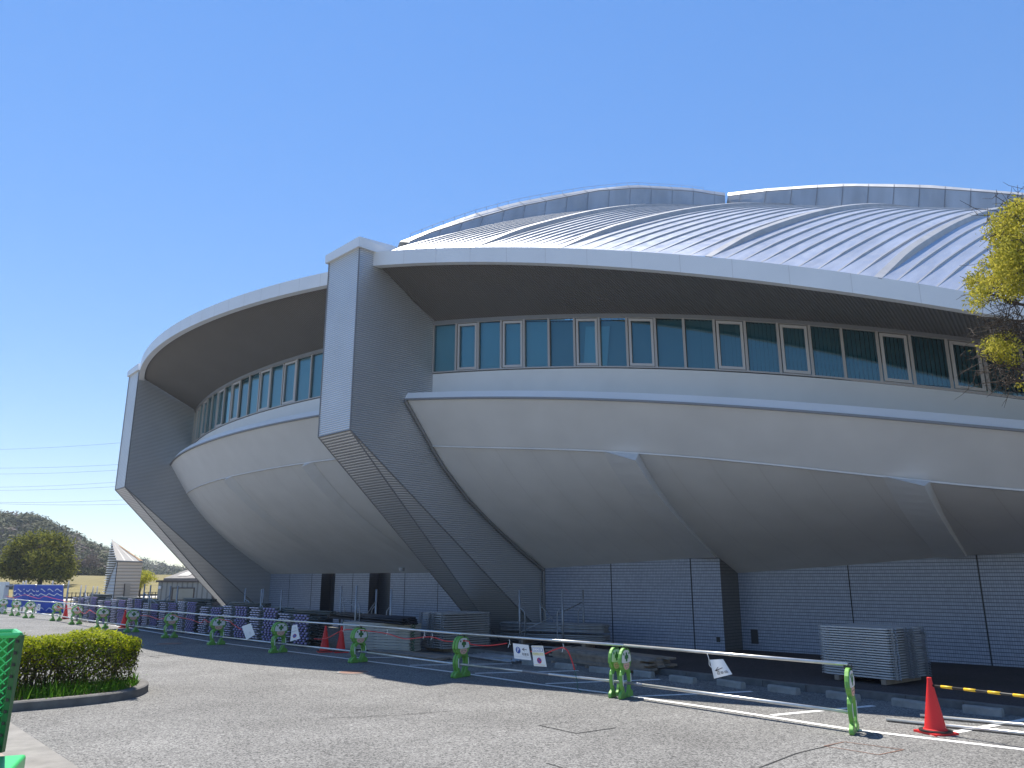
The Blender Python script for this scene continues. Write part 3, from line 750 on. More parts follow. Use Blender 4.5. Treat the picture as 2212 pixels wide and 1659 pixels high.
for i, (pts, E2) in enumerate(zip(ribs_img, ends)):
    S, _ = PLN(pts[0][0], pts[0][1], fs, EB)
    a = Vector((S.x, S.y)); c = Vector((E2.x, E2.y)); d = c - a; L = d.length; d /= L
    ks, zs = [], []
    for x, y in pts:
        q, k = PLN(x, y, a, d); ks.append(k / L); zs.append(q.z)
    f = smooth_table(ks, zs, 4) if len(ks) > 5 else (lambda ks_, zs_: (lambda x: interp(x, ks_, zs_)))(ks, zs)
    RIBS.append([Vector((*(a.lerp(c, j / NQ)), f(j / NQ * ks[-1]))) for j in range(NQ + 1)])
NS = 9
rows = []; RW = []
for i in range(len(RIBS) - 1):
    for s in range(NS):
        rows.append([lerp(p, q, s / NS) for p, q in zip(RIBS[i], RIBS[i + 1])])
rows.append(RIBS[-1])
for i in range(len(RIBS) - 1):
    b = MB(); rr = rows[i * NS:(i + 1) * NS + 1]
    # every sheet bellies slightly between its seams
    dense = []
    for s in range(NS):
        for t in range(3):
            f = t / 3; sag = .004 * math.sin(math.pi * f)
            dense.append([lerp(p, q, f) - Z * sag for p, q in zip(rr[s], rr[s + 1])])
    dense.append(rr[-1])
    uv = [[(a * .25, j * .9) for j in range(NQ + 1)] for a in range(len(dense))]
    b.grid(dense, 0, uv); b.build('roof_panel', M['roof'], arena, True)
    b = MB()
    for s in range(1, NS):
        r = rr[s]; al = (rr[s + 1][3] - rr[s - 1][3]).normalized() * .022
        b.grid([[p - al - Z * .02 for p in r], [p - al * .7 + Z * (.05 * min(1, j / 2)) for j, p in enumerate(r)], [p + al * .7 + Z * (.05 * min(1, j / 2)) for j, p in enumerate(r)], [p + al - Z * .02 for p in r]])
    b.build('standing_seam', M['roofrib'], arena)
for r, nx in zip(RIBS[1:-1], RIBS[2:]):
    b = MB()
    al = (nx[4] - r[4]).normalized() * .075
    up = lambda j, h: Z * (h * min(1, j / 2.5))
    sec = [[p - al - Z * .02 for p in r], [p - al + up(j, .15) for j, p in enumerate(r)], [p + al + up(j, .15) for j, p in enumerate(r)], [p + al - Z * .02 for p in r]]
    b.grid(sec); b.add([q[0] for q in sec], [(0, 1, 2, 3)])
    b.build('roof_rib', M['roofrib'], arena)
# roof edge closing strip behind the fascia so that no gap shows
# crown ridges
def ridge(base_img, crease_img, top_img, a, c, inn2, name):
    d = (c - a).normalized(); x0, x1 = base_img[0][0], base_img[-1][0]; n = 30
    bx, by = zip(*base_img); cx_, cy_ = zip(*crease_img); tx, ty = zip(*top_img)
    B_, Cc, T_ = [], [], []
    for i in range(n + 1):
        f = i / n
        xb, xc, xt = lerp(x0, x1, f), lerp(cx_[0], cx_[-1], f), lerp(tx[0], tx[-1], f)
        B_.append(PLN(xb, interp(xb, bx, by), a, d)[0])
        o = inn2
        Cc.append(PLN(xc, interp(xc, cx_, cy_), a + o * .16, d)[0]); T_.append(PLN(xt, interp(xt, tx, ty), a + o * .38, d)[0])
    i3 = Vector((inn2.x, inn2.y, 0))
    b = MB(); uv = [[(i * .4, r) for i in range(n + 1)] for r in range(4)]
    b.grid([[p - Z * .3 for p in B_], Cc, T_, [p + i3 * 1.2 - Z * 1.5 for p in T_]], 0, [[(i * .4, r) for i in range(n + 1)] for r in range(4)])
    o = b.build(name, M['ridge'], arena)
    s = MB()
    for i in range(1, n, 2 if n > 20 else 1):
        w = (Cc[min(i + 1, n)] - Cc[i]).normalized() * .03; off = -i3 * .012 + Z * .006
        s.quad(B_[i] + off, B_[i] + w + off, Cc[i] + w + off, Cc[i] + off); s.quad(Cc[i] + off, Cc[i] + w + off, T_[i] + w + off, T_[i] + off)
    s.grid([[p - i3 * .012 - Z * .012 for p in Cc], [p - i3 * .012 + Z * .03 for p in Cc]])
    s.build('panel_seam', M['trim'], o)
    return T_, o
rdn = Vector((-r0dir.y, r0dir.x)); rdn = rdn if rdn.y > 0 else -rdn
top1, ro1 = ridge([(876, 537), (945, 514), (1026.5, 489), (1125.7, 471), (1223, 463), (1320, 454.2), (1439, 447), (1510, 448), (1566, 444)],
      [(884, 523), (927, 504), (1022, 474), (1120, 447), (1189, 433), (1290, 412.5), (1380, 406.5), (1490, 413), (1566, 424)],
      [(864, 521.6), (951, 488), (1022.5, 462), (1109.8, 438.3), (1189, 423), (1268.5, 409.7), (1367.7, 399.4), (1427, 402.6), (1486.8, 405.8), (1566, 416.5)],
      side(7.11), crown, rdn, 'crown_ridge')
e2 = (R2E - crown).normalized(); n2 = Vector((-e2.y, e2.x)); n2 = n2 if n2.y > 0 else -n2
top2, ro2 = ridge([(1566, 447.4), (1645, 444.5), (1747, 448.5), (1827, 449), (1947, 450.4), (2001.7, 456.5), (2101.7, 461), (2169, 463.8), (2212, 466), (2400, 480)],
      [(1572, 424), (1656, 413.6), (1754, 406.7), (1838, 403), (1965, 405.6), (2012.6, 407.5), (2110.8, 414), (2212, 423), (2400, 445)],
      [(1572.4, 416.5), (1656, 407.4), (1754, 400), (1827, 396.5), (1936, 397.6), (2013.7, 400), (2110.8, 408.5), (2212, 416.5), (2400, 436)],
      crown, R2E, n2, 'crown_ridge')
b = MB(); b.tube([p + Z * .13 for p in top1[1:-2]], .006, 4)
for p in top1[1:-2:1]: b.tube([p, p + Z * .13], .006, 4)
b.build('safety_rail', M['trim'], ro1)

# ================================================================== BARRICADES
def mirror(h): return [(x, z) for x, z in h] + [(-x, z) for x, z in reversed(h)]
HALF = [(.03, .0), (.262, 0), (.275, .03), (.265, .075), (.225, .11), (.165, .135), (.195, .20), (.215, .29), (.205, .38), (.17, .44), (.135, .465), (.165, .49), (.195, .515), (.20, .55), (.235, .565), (.24, .59), (.228, .66), (.20, .73), (.15, .785), (.085, .815), (.0, .825)]
INNER = [(.0, .435), (.06, .425), (.11, .385), (.138, .30), (.13, .20), (.095, .135), (.085, .10), (.04, .06)]
body_out = [(x, z) for x, z in HALF] + [(-x, z) for x, z in reversed(HALF[:-1])] + [(-x, z) for x, z in reversed(INNER[1:])] + INNER
def star(pts): return pts
def make_barricade():
    t = thing('figure_barricade', 'green safety barricade', 'barricade')
    D = .06
    def fn(x, z, d): return (x, -D / 2 + d, z)
    b = MB(); b.extrude(body_out, fn, D); o = b.build('body', M['green'], t)
    mod = o.modifiers.new('bevel', 'BEVEL'); mod.width = .012; mod.segments = 2; mod.limit_method = 'ANGLE'
    def face(pts, depth, name, m, par):
        b = MB(); b.extrude(pts, lambda x, z, d: (x, -D / 2 - depth + d, z), .006); return b.build(name, m, par)
    hh = [(.0, .573), (.09, .572), (.19, .585), (.198, .61), (.185, .68), (.15, .735), (.09, .775), (0, .788)]
    h = face(mirror(hh)[:-1] if False else [(x, z) for x, z in hh] + [(-x, z) for x, z in reversed(hh[1:-1])], .006, 'helmet', M['hwhite'], t)
    a, w = .075, .03; cz = .67
    cr = [(-w, cz - a), (w, cz - a), (w, cz - w), (a, cz - w), (a, cz + w), (w, cz + w), (w, cz + a), (-w, cz + a), (-w, cz + w), (-a, cz + w), (-a, cz - w), (-w, cz - w)]
    face(cr, .010, 'cross', M['gdark'], h)
    for sx in (-.115, .115):
        face([(sx + .022 * math.cos(k * math.pi / 5), .725 + .022 * math.sin(k * math.pi / 5)) for k in range(10)], .010, 'knob', M['gdark'], h)
    fh = [(.0, .458), (.05, .462), (.095, .485), (.125, .525), (.125, .566), (0, .566)]
    f = face([(x, z) for x, z in fh] + [(-x, z) for x, z in reversed(fh[1:])], .006, 'face', M['skin'], t)
    for sx in (-1, 1):
        b = MB(); b.tube([(sx * (.055 + .03 * math.cos(q)), -D / 2 - .007, .535 - .010 * math.sin(q)) for q in (math.pi, 2.2, 1.57, .94, 0)], .0035, 5); b.build('eyelid', M['ink'], f)
        face([(sx * .078 + .018 * math.cos(k * math.pi / 5), .508 + .014 * math.sin(k * math.pi / 5)) for k in range(10)], .0085, 'cheek', M['cheek'], f)
    b = MB(); b.tube([(x, -D / 2 - .007, .485 + x * x * 9) for x in (-.025, -.01, .01, .025)], .003, 5); b.build('mouth', M['ink'], f)
    for sx in (-1, 1):
        s = [(.155, .20), (.176, .21), (.192, .30), (.180, .385), (.158, .385), (.166, .30)]
        face([(sx * x, z) for x, z in (s if sx > 0 else s[::-1])], .006, 'stripe', M['hwhite'], t)
    b = MB(); b.box((0, 0, .836), .03, .11, .03); b.tube([(0, -.05, .86), (0, -.05, .80), (.01, .05, .80)], .008, 6); b.build('pipe_clamp', M['dark'], t)
    return t
SPOT_IMG = [(1846, 1582), (1352, 1507), (998, 1463), (775, 1431), (602, 1410), (468, 1393), (367, 1378), (284, 1366), (219, 1358), (163, 1349), (121, 1341), (62, 1335), (32, 1330), (4, 1326)]
spots = [G(x, y) for x, y in SPOT_IMG]
where = ['beside the traffic cone with the striped bar', 'with the no parking sheet hanging to its left', 'in front of the grey deck stack', 'in front of the beige panel stack', 'between two sheets hung in the shade',
         'left of the blank white sheet in the shade', 'in the middle of the shaded lilac stacks', 'at the tip of the building shadow beside a red cone', 'in sunshine below the louvred tower', 'in sunshine just left of the louvred tower', 'beside the far red cone',
         'right of the small sheet in front of the blue banner', 'in front of the left half of the blue banner', 'at the left picture edge']
proto = make_barricade(); bars = []; first = True
def dirat(i):
    a = spots[max(i - 1, 0)]; c = spots[min(i + 1, len(spots) - 1)]; d = (a - c); return d.normalized()    # towards the near right end
for i, p in enumerate(spots):
    d = dirat(i); rz = math.atan2(d.y, d.x) + math.pi / 2
    if i < 5: az_ = R_((121, 121, 123, 128, 130)[i]); rz = math.atan2(math.cos(az_), math.sin(az_)) + math.pi / 2
    n = {0: 1, 1: 2, 13: 1}.get(i, 2)
    offs = [0] if n == 1 else [0, -.22 if i == 1 else -.085]
    for j, of in enumerate(offs):
        q = p + d * of; q.z = 0
        pre = '' if n == 1 else ('front ' if j == 0 else 'rear ')
        lab = ('%sgreen helmeted figure barricade %s' % (pre, where[i])).strip()
        if first: o = proto; o.location = q; o.rotation_euler = (0, 0, rz); first = False
        else: o = dup(proto, q, rz)
        tag(o, lab, 'barricade', 'green figure barricades along the car park edge')
# --- rail pipes
def pipe_mesh(mb, a, c, r=.0243):
    mb.tube([a, c], r, 10)
for i in range(len(spots) - 1):
    d = (spots[i] - spots[i + 1]).normalized()
    for z, nm in ((.862, 'upper'), (.245, 'lower')):
        a = spots[i + 1] + Z * (z + .006 * ((i * 7) % 3)) + d * -.02; c = spots[i] + Z * z + d * .0
        b = MB(); pipe_mesh(b, a, c); o = b.build('rail_pipe', M['galv'], None, True)
        if nm == 'lower':
            s = MB(); m0 = a.lerp(c, .42 if i == 1 else .02); m1 = a.lerp(c, .58 if i == 1 else .1); s.tube([m0, m1], .0265, 10); s.build('sleeve', M['galvd'], o, True)
        ws = ['traffic cone with the striped bar', 'hanging no parking sheet', 'grey deck stack', 'beige panel stack', 'shaded pair of hung sheets', 'blank white sheet', 'middle of the lilac stacks', 'building shadow tip', 'louvred tower', 'sunny lilac stacks left of the tower', 'far red cone', 'small sheet by the blue banner', 'left half of the blue banner']
        tag(o, '%s steel rail pipe of the span nearest the %s' % (nm, ws[i]), 'pipe', 'rail pipes of the barricade')
def onrail(x, y, off=0.0):
    """point on the vertical plane of the barricade line seen at pixel x, y (off metres towards the camera)"""
    for i in range(len(spots) - 1):
        if SPOT_IMG[i + 1][0] <= x or i == len(spots) - 2: break
    a, c = spots[i], spots[i + 1]; e = Vector((c.x - a.x, c.y - a.y)).normalized(); nn = Vector((-e.y, e.x)); nn = nn if nn.y < 0 else -nn
    return PLN(x, y, Vector((a.x, a.y)) + nn * off, e)[0]
def tube_thing(name, mname, pts, r, lab, cat, group=None, n=6, off=.03):
    P = [onrail(x, y, off) for x, y in pts]
    # smooth by Catmull-Rom
    out = []
    for i in range(len(P) - 1):
        p0, p1, p2, p3 = P[max(i - 1, 0)], P[i], P[i + 1], P[min(i + 2, len(P) - 1)]
        for t in (0, .25, .5, .75):
            out.append(.5 * ((2 * p1) + (p2 - p0) * t + (2 * p0 - 5 * p1 + 4 * p2 - p3) * t * t + (-p0 + 3 * p1 - 3 * p2 + p3) * t ** 3))
    out.append(P[-1])
    b = MB(); b.tube(out, r, n); return tag(b.build(name, M[mname], None, True), lab, cat, group)
N4 = lambda x, y: (877.8 + .248 * x, 1305.7 + .248 * y)
N2 = lambda x, y: (493.7 + .248 * x, 1207 + .248 * y)
N3 = lambda x, y: (219.4 + .1488 * x, 1206.9 + .1488 * y)
RG = 'red light tubes slung along the rail'
tube_thing('light_tube', 'rope', [N2(745, 697), N2(850, 695), N2(1000, 622), N2(1140, 622), N2(1370, 650), N2(1500, 690), N2(1580, 697), N2(1760, 680), N2(1900, 718), N2(2080, 716), N4(560, 346), N4(680, 358), N4(780, 352), N4(875, 338)], .012, 'long red light tube slung from the beige stack to the parking sheet', 'light tube', RG)
tube_thing('light_tube', 'rope', [N4(1085, 408), N4(1190, 432), N4(1270, 402), N4(1350, 376), N4(1395, 392), N4(1425, 445), N4(1450, 515), N4(1465, 570)], .012, 'red light tube arching behind the no parking sheet and hanging down', 'light tube', RG)
tube_thing('plug_cord', 'cord', [N4(1465, 570), N4(1472, 600), N4(1482, 650), N4(1491, 700), N4(1491, 735), N4(1530, 765)], .007, 'thin dark green cord with plug hanging from the red tube', 'cord', None)
tube_thing('light_tube', 'rope', [N3(560, 822), N3(700, 835), N3(850, 880), N3(1010, 812), N3(1130, 850), N3(1300, 885), N3(1440, 932), N3(1495, 880), N3(1560, 922), N3(1690, 882), N3(1850, 905), N3(1900, 945), N3(2030, 1030)], .012, 'dark red light tube sagging in the shade before the lilac stacks', 'light tube', RG)
tube_thing('light_tube', 'rope', [(122, 1309), (130, 1313), (142, 1314.5), (158, 1315)], .02, 'short red light tube under the rail near the blue banner end', 'light tube', RG)
tube_thing('light_tube', 'rope', [(168, 1312), (171, 1317), (176, 1322), (184, 1325), (193, 1318), (201, 1322), (207, 1325), (213, 1322)], .02, 'red light tube in sunshine below the louvred tower', 'light tube', RG)
tube_thing('light_tube', 'rope', [(12, 1287), (30, 1291), (52, 1285), (66, 1288), (84, 1293), (96, 1288), (112, 1292), (135, 1297), (146, 1302)], .009, 'thin red light tube looped across the blue banner', 'light tube', RG)
# --- string ties
k = 0
for (x, y), wl in [(N4(155, 270), 'left of the parking sheet'), (N4(222, 285), 'above the deck stack'), (N4(895, 340), 'at the red tube end by the parking sheet'), (N4(1364, 378), 'where the red tube droops'), (N2(1005, 610), 'right of the two shaded cones'), (N2(1380, 645), 'above the beige stack')]:
    a = onrail(x, y - 4, .03); b = MB(); b.tube([a + Z * .04, a + Vector((.015, -.01, 0)), a - Z * .05, a + Vector((-.02, 0, -.11))], .006, 5); b.tube([a - Z * .02, a + Vector((.03, 0, -.06))], .006, 5)
    tag(b.build('string_tie', M['string']), 'white string tied round the upper rail ' + wl, 'string', 'white string ties on the rail')

# --- lettering
def text_mesh(txt, size, name, m, parent, place):
    cu = bpy.data.curves.new(name, 'FONT'); cu.body = txt; cu.size = size; cu.align_x = 'CENTER'; cu.align_y = 'CENTER'; cu.extrude = 0
    o = bpy.data.objects.new(name, cu); COL.objects.link(o); bpy.context.view_layer.update()
    me = bpy.data.meshes.new_from_object(o.evaluated_get(bpy.context.evaluated_depsgraph_get())); bpy.data.objects.remove(o)
    off = parent.location
    for v in me.vertices: v.co = Vector(place(v.co.x, v.co.y)) - off
    me.materials.clear(); me.materials.append(m); me.name = name
    q = bpy.data.objects.new(name, me); COL.objects.link(q); q.parent = parent; return q
def sheet(corners, label, name='hanging_sheet', curl=0.0, loc=None):
    """corners: tl,tr,br,bl pixel positions on the rail plane"""
    P = [onrail(x, y, .05) for x, y in corners]
    nn = (P[1] - P[0]).cross(P[3] - P[0]).normalized()
    if nn.y > 0: nn = -nn
    t = thing(name, label, 'sign', P[0], 0, 'sheets hung on the rail')
    def S(u, v, out=0.0):
        p = lerp(lerp(P[0], P[1], u), lerp(P[3], P[2], u), v)
        return p + nn * (out + curl * math.sin(math.pi * u) * (v))
    n = 10
    b = MB(); b.grid([[S(i / n, j / n) for i in range(n + 1)] for j in range(n + 1)]); b.grid([[S(i / n, j / n, -.004) for i in range(n + 1)] for j in range(n + 1)])
    b.build('sheet', M['paper'], t, True)
    W_ = (P[1] - P[0]).length; H_ = (P[3] - P[0]).length
    return t, S, W_, H_
def disc(S, u, v, r, W_, H_, name, m, par, out, inner=0.0):
    b = MB(); n = 28
    o = [S(u + r / W_ * math.cos(2 * math.pi * k / n), v + r / H_ * math.sin(2 * math.pi * k / n), out) for k in range(n)]
    if inner:
        i_ = [S(u + inner / W_ * math.cos(2 * math.pi * k / n), v + inner / H_ * math.sin(2 * math.pi * k / n), out) for k in range(n)]
        b.add(o + i_, [(k, (k + 1) % n, n + (k + 1) % n, n + k) for k in range(n)])
    else: b.add(o, [tuple(range(n))])
    return b.build(name, m, par)
def poly(S, pts, name, m, par, out=.003):
    b = MB(); b.add([S(u, v, out) for u, v in pts], [tuple(range(len(pts)))]); return b.build(name, m, par)
ARROW = [(0, .5), (.45, 0), (.6, 0), (.25, .42), (1, .42), (1, .58), (.25, .58), (.6, 1), (.45, 1)]
X5 = lambda x, y: ((1960 + .2712 * x) * .5486, (2480 + .2712 * y) * .5486)
t, S, w, h = sheet([X5(218, 195), X5(445, 222), X5(485, 442), X5(240, 415)], 'white laminated parking sheet with blue P and left arrow')
disc(S, .30, .42, .062, w, h, 'blue_disc', M['blue'], t, .003)
text_mesh('P', .125, 'letter', M['paper'], t, lambda x, y: S(.30 + x / w, .42 - y / h, .005))
poly(S, [(.55 + .30 * x, .22 + .22 * y) for x, y in ARROW], 'arrow', M['ink'], t)
text_mesh('駐車場', .055, 'letters', M['ink'], t, lambda x, y: S(.72 + x / w, .66 - y / h, .004))
text_mesh('Parking', .022, 'letters', M['grey'], t, lambda x, y: S(.72 + x / w, .76 - y / h, .004))
poly(S, [(.06, .83), (.95, .83), (.95, .84), (.06, .84)], 'rule', M['grey'], t)
t, S, w, h = sheet([X5(488, 228), X5(655, 232), X5(710, 537), X5(525, 525)], 'white no parking sheet with red and blue prohibition sign')
poly(S, [(.06, .10), (.92, .10), (.92, .28), (.06, .28)], 'blue_border', M['blue'], t, .003); poly(S, [(.09, .115), (.89, .115), (.89, .265), (.09, .265)], 'white_field', M['paper'], t, .0045)
text_mesh('ここは', .058, 'letters', M['blue'], t, lambda x, y: S(.49 + x / w, .19 - y / h, .006))
poly(S, [(.0, .33), (.98, .33), (.98, .48), (.0, .48)], 'pale_band', mat('pale_yellow', (.80, .76, .55), .5), t, .003)
text_mesh('駐車禁止です', .040, 'letters', M['syel'], t, lambda x, y: S(.49 + x / w, .405 - y / h, .005))
disc(S, .50, .72, .054, w, h, 'red_disc', M['red'], t, .003); disc(S, .50, .72, .043, w, h, 'blue_disc', M['blue'], t, .0045)
c_, s_ = .030, .007
poly(S, [(.5 + (-c_ - s_) / w, .72 + (-c_ + s_) / h), (.5 + (-c_ + s_) / w, .72 + (-c_ - s_) / h), (.5 + (c_ + s_) / w, .72 + (c_ - s_) / h), (.5 + (c_ - s_) / w, .72 + (c_ + s_) / h)], 'red_bar', M['red'], t, .006)
for v0 in (.03, .91):
    b = MB()
    for k in range(9):
        u = .08 + k * .095; b.quad(S(u, v0 + .04, .003), S(u + .035, v0 + .04, .003), S(u + .07, v0, .003), S(u + .035, v0, .003))
    b.build('hazard_border', M['syel'], t)
# curled sheet at right
C3 = lambda x, y: (987.5 + .2728 * x, 1206.9 + .2728 * y)
t, S, w, h = sheet([C3(2000, 800), C3(2105, 795), C3(2178, 915), C3(2035, 950)], 'white arrow sheet curling loose below the rail on the right', curl=.035)
poly(S, [(.22 + .52 * x - .1 * (1 - x) * 0, .50 + .24 * y - .10 * x) for x, y in ARROW], 'arrow', M['ink'], t, .016)
text_mesh('駐車場', .05, 'letters', M['ink'], t, lambda x, y: S(.62 + x / w, .80 - y / h - .02 * x, .016))
tube_thing('string_tie', 'string', [C3(1980, 752), C3(1995, 800), C3(1997, 840), C3(2020, 865)], .006, 'white string hanging from the curled arrow sheet', 'string', 'white string ties on the rail')
# shaded sheets
t, S, w, h = sheet([N2(115, 590), N2(192, 562), N2(230, 660), N2(155, 708)], 'blank white sheet hanging askew in the shade')
disc(S, .60, .70, .055, w, h, 'faint_ring', M['grey'], t, .003, .046); text_mesh('P', .06, 'letter', M['grey'], t, lambda x, y: S(.60 + x / w, .70 - y / h, .003))
t, S, w, h = sheet([N2(553, 582), N2(595, 572), N2(622, 695), N2(536, 720)], 'narrow white no parking sheet in the shade right of a barricade')
text_mesh('ここは', .05, 'letters', M['grey'], t, lambda x, y: S(.5 + x / w, .22 - y / h, .004)); text_mesh('駐車禁止', .045, 'letters', M['grey'], t, lambda x, y: S(.5 + x / w, .42 - y / h, .004))
disc(S, .48, .72, .055, w, h, 'red_disc', M['red'], t, .003); disc(S, .48, .72, .044, w, h, 'blue_disc', M['blue'], t, .0045)
t, S, w, h = sheet([(81.5, 1304.5), (87.5, 1305), (86, 1319), (79, 1318)], 'small far white sheet hung in front of the blue banner')
disc(S, .5, .5, .10, w, h, 'dark_ring', M['ink'], t, .003, .06)

# ================================================================== CONES AND BAR
def make_cone():
    t = thing('traffic_cone', 'red cone', 'cone'); n = 24
    b = MB(); prof_ = [(.155, .03), (.15, .055), (.135, .06), (.032, .66), (.03, .70), (.018, .705)]
    b.grid([[Vector((r * math.cos(2 * math.pi * k / n), r * math.sin(2 * math.pi * k / n), z)) for k in range(n + 1)] for r, z in prof_])
    b.build('cone_body', M['cone'], t, False, 40)
    b = MB(); b.box((0, 0, .014), .38, .38, .028); b.build('base', M['cone'], t)
    b = MB(); b.extrude([(.205 * math.cos(R_(a)), .205 * math.sin(R_(a))) for a in range(0, 360, 15)], lambda x, y, d: (x, y, .028 + d), .02); b.build('weight_ring', M['black'], t)
    return t
cn = make_cone(); CG = 'red traffic cones'
cp_ = G(2022, 1584); cn.location = cp_; cn.rotation_euler = (0, 0, .3); tag(cn, 'bright red sunlit traffic cone holding the black and yellow bar', 'cone', CG)
d = Vector((.54, -.84, 0)).normalized(); c2 = cp_ + d * 2.1
dup(cn, c2, .2, 'red traffic cone at the far right end of the striped bar', CG)
for (x, y), lab in [((N2(835, 812)), 'dark red cone in the shade, left of the two side by side'), (N2(975, 815), 'dark red cone in the shade, right of the two side by side'), ((267, 1356), 'dark red cone leaning against the lilac stack at the shadow tip'), ((140, 1337.5), 'small far red cone in sunshine beside the blue banner')]:
    o = dup(cn, G(x, y), .4, lab, CG)
    sc = {True: 1.0}.get(True)
bar = thing('cone_bar', 'black and yellow striped bar resting on the red cone', 'bar', cp_ + Z * .60)
b = MB(); y2 = MB(); L = 2.1
for k in range(14):
    a = cp_ + Z * .60 + d * (L * k / 14); c = cp_ + Z * .60 + d * (L * (k + 1) / 14)
    if k % 2: y2 = MB(); y2.tube([a, c], .019, 10); y2.build('yellow_band', M['yellow'], bar, True)
b.tube([cp_ + Z * .60, cp_ + Z * .60 + d * L], .016, 10); b.build('black_tube', M['black'], bar, True)
# loose pipes on the ground
for (x0, y0), (x1, y1), lab in [((1915, 1554), (2212, 1584.5), 'galvanised pipe lying loose on the bay, nearer of the two by the cone'), ((1988, 1546), (2212, 1566), 'galvanised pipe lying loose on the bay, farther of the two by the cone')]:
    a, c = G(x0, y0, .03), G(x1, y1, .03); e = (c - a).normalized()
    b = MB(); b.tube([a, a + e * 4.0], .026, 10); tag(b.build('scaffold_pipe', M['galv'], None, True), lab, 'pipe', 'loose scaffold pipes')

# wheel stops
pw = None
stops = [((1064, 1430), (1103, 1432), 'behind the parking sheet'), ((1127, 1436), (1166, 1438), 'below the no parking sheet'), ((1198, 1443), (1238, 1447), 'below the drooping red tube'), ((1272, 1451), (1318, 1456), 'left of the twin barricades'), ((1368, 1460), (1407, 1464.5), 'right of the twin barricades'),
         ((1445, 1471), (1497, 1478), 'left of the curled arrow sheet'), ((1548, 1480), (1601, 1488.5), 'below the curled arrow sheet'), ((1658, 1493), (1720, 1502), 'left of the silver deck stack'), ((1784, 1507), (1850, 1517), 'behind the nearest barricade'), ((1926, 1524), (2006, 1535.5), 'behind the sunlit cone'), ((2080, 1540), (2165, 1549.5), 'sunlit, farthest right')]
proto = None
for (a, c, lab) in stops:
    p, q = G(*a), G(*c); m0 = (p + q) / 2; e = (q - p); L = .62; rz = math.atan2(e.y, e.x)
    nn = Vector((-math.sin(rz), math.cos(rz), 0))
    if proto is None:
        b = MB(); hh = [(-.065, 0), (.065, 0), (.058, .095), (.04, .115), (-.04, .115), (-.058, .095)]
        b.extrude(hh, lambda x, z, dd: (-L / 2 + dd, x, z), L)
        o = proto = b.build('wheel_stop', M['concrete']); o.location = m0 + nn * .065; o.rotation_euler = (0, 0, rz)
    else:
        o = proto.copy(); COL.objects.link(o); o.location = m0 + nn * .065; o.rotation_euler = (0, 0, rz)
    o.scale = (max(.75, min(1.25, e.length / L)), 1, 1)
    tag(o, 'low concrete wheel stop ' + lab, 'wheel stop', 'concrete wheel stops in front of the kerb')

# ================================================================== STACKED SCAFFOLD MATERIAL
def make_deck(name, L, Wd, H, m):
    """steel scaffold deck: C-shaped side rails, slotted plate, end hooks; local x along the length"""
    t = thing(name, 'deck', 'deck')
    b = MB()
    b.box((0, 0, H * .72), L, Wd - .05, H * .16)
    for s in (-1, 1):
        b.box((0, s * (Wd / 2 - .012), H * .45), L * .97, .024, H * .56)
        for kx in range(2): b.box(((kx - .5) * L * .985, s * (Wd / 2 - .03), H * .45), .05, .05, H * .4)
    b.build('deck_plate', m, t)
    for sx in (-1, 1):
        e = MB(); e.box((sx * (L / 2 + .02), 0, H * .5), .035, Wd * .9, H * .42)
        e.build('end_bar', m, t)
        for sy in (-1, 1):
            h = MB(); y = sy * Wd * .36
            h.tube([(sx * (L / 2 + .03), y, H * .5), (sx * (L / 2 + .10), y, H * .62), (sx * (L / 2 + .13), y, H * .35), (sx * (L / 2 + .12), y, H * .05)], .010, 5)
            h.box((sx * (L / 2 + .05), y, H * .5), .07, .05, H * .8)
            h.build('hook', M['galvd'], t)
    return t
def deck_stack(proto, A, ax, L, Wd, H, layers, cols, lab, group, z0=.1, jit=.012):
    """A: front left plan corner, ax: unit plan vector along the length"""
    rng = random.Random(int(abs(A.x * 100))); ay = Vector((-ax.y, ax.x)); ay = ay if ay.y > 0 else -ay
    rz = math.atan2(ax.y, ax.x); k = 0
    for c in range(cols):
        for l in range(layers):
            p = A + ax * (L / 2 + rng.uniform(-jit, jit)) + ay * (Wd * (c + .5) + c * .03 + rng.uniform(-jit, jit))
            loc = Vector((p.x, p.y, z0 + l * H)); ang = rz + rng.uniform(-.008, .008)
            row = 'front' if c == 0 else 'rear'
            lb = 'topmost %s %s' % (lab, row + ' column' if cols > 1 else 'pile') if l == layers - 1 else 'one of the %s %s' % (lab, (row + ' column') if cols > 1 else 'pile')
            if k == 0 and proto.get('used') is None: o = proto; proto['used'] = 1; o.location = loc; o.rotation_euler = (0, 0, ang)
            else: o = dup(proto, loc, ang)
            tag(o, lb, 'deck', group); k += 1
def skids(A, ax, L, Wd, n, lab, z=.0):
    ay = Vector((-ax.y, ax.x)); ay = ay if ay.y > 0 else -ay
    for i in range(n):
        p = A + ax * (L * (.15 + .7 * i / (n - 1)))
        b = MB(); b.obox(v3(p - ay * .05, z), v3(ax, 0) * .09, v3(ay, 0) * (Wd + .1), Z * .085); tag(b.build('timber_skid', M['wood']), 'square timber skid under the ' + lab, 'timber', 'timber skids under stacks')
# right silver stack
A = G(1786, 1467, .1); B = G(1930, 1483, .1); ax = Vector((B.x - A.x, B.y - A.y)); L = ax.length; ax.normalize()
dk = make_deck('scaffold_deck', L, .62, .0455, M['plank'])
deck_stack(dk, Vector((A.x, A.y)), ax, L, .62, .0455, 20, 2, 'silver steel decks of the large stack by the tiled wall,', 'silver decks of the large right stack', .20)
skids(Vector((A.x, A.y)), ax, L, 1.2, 2, 'silver deck stack', .115)
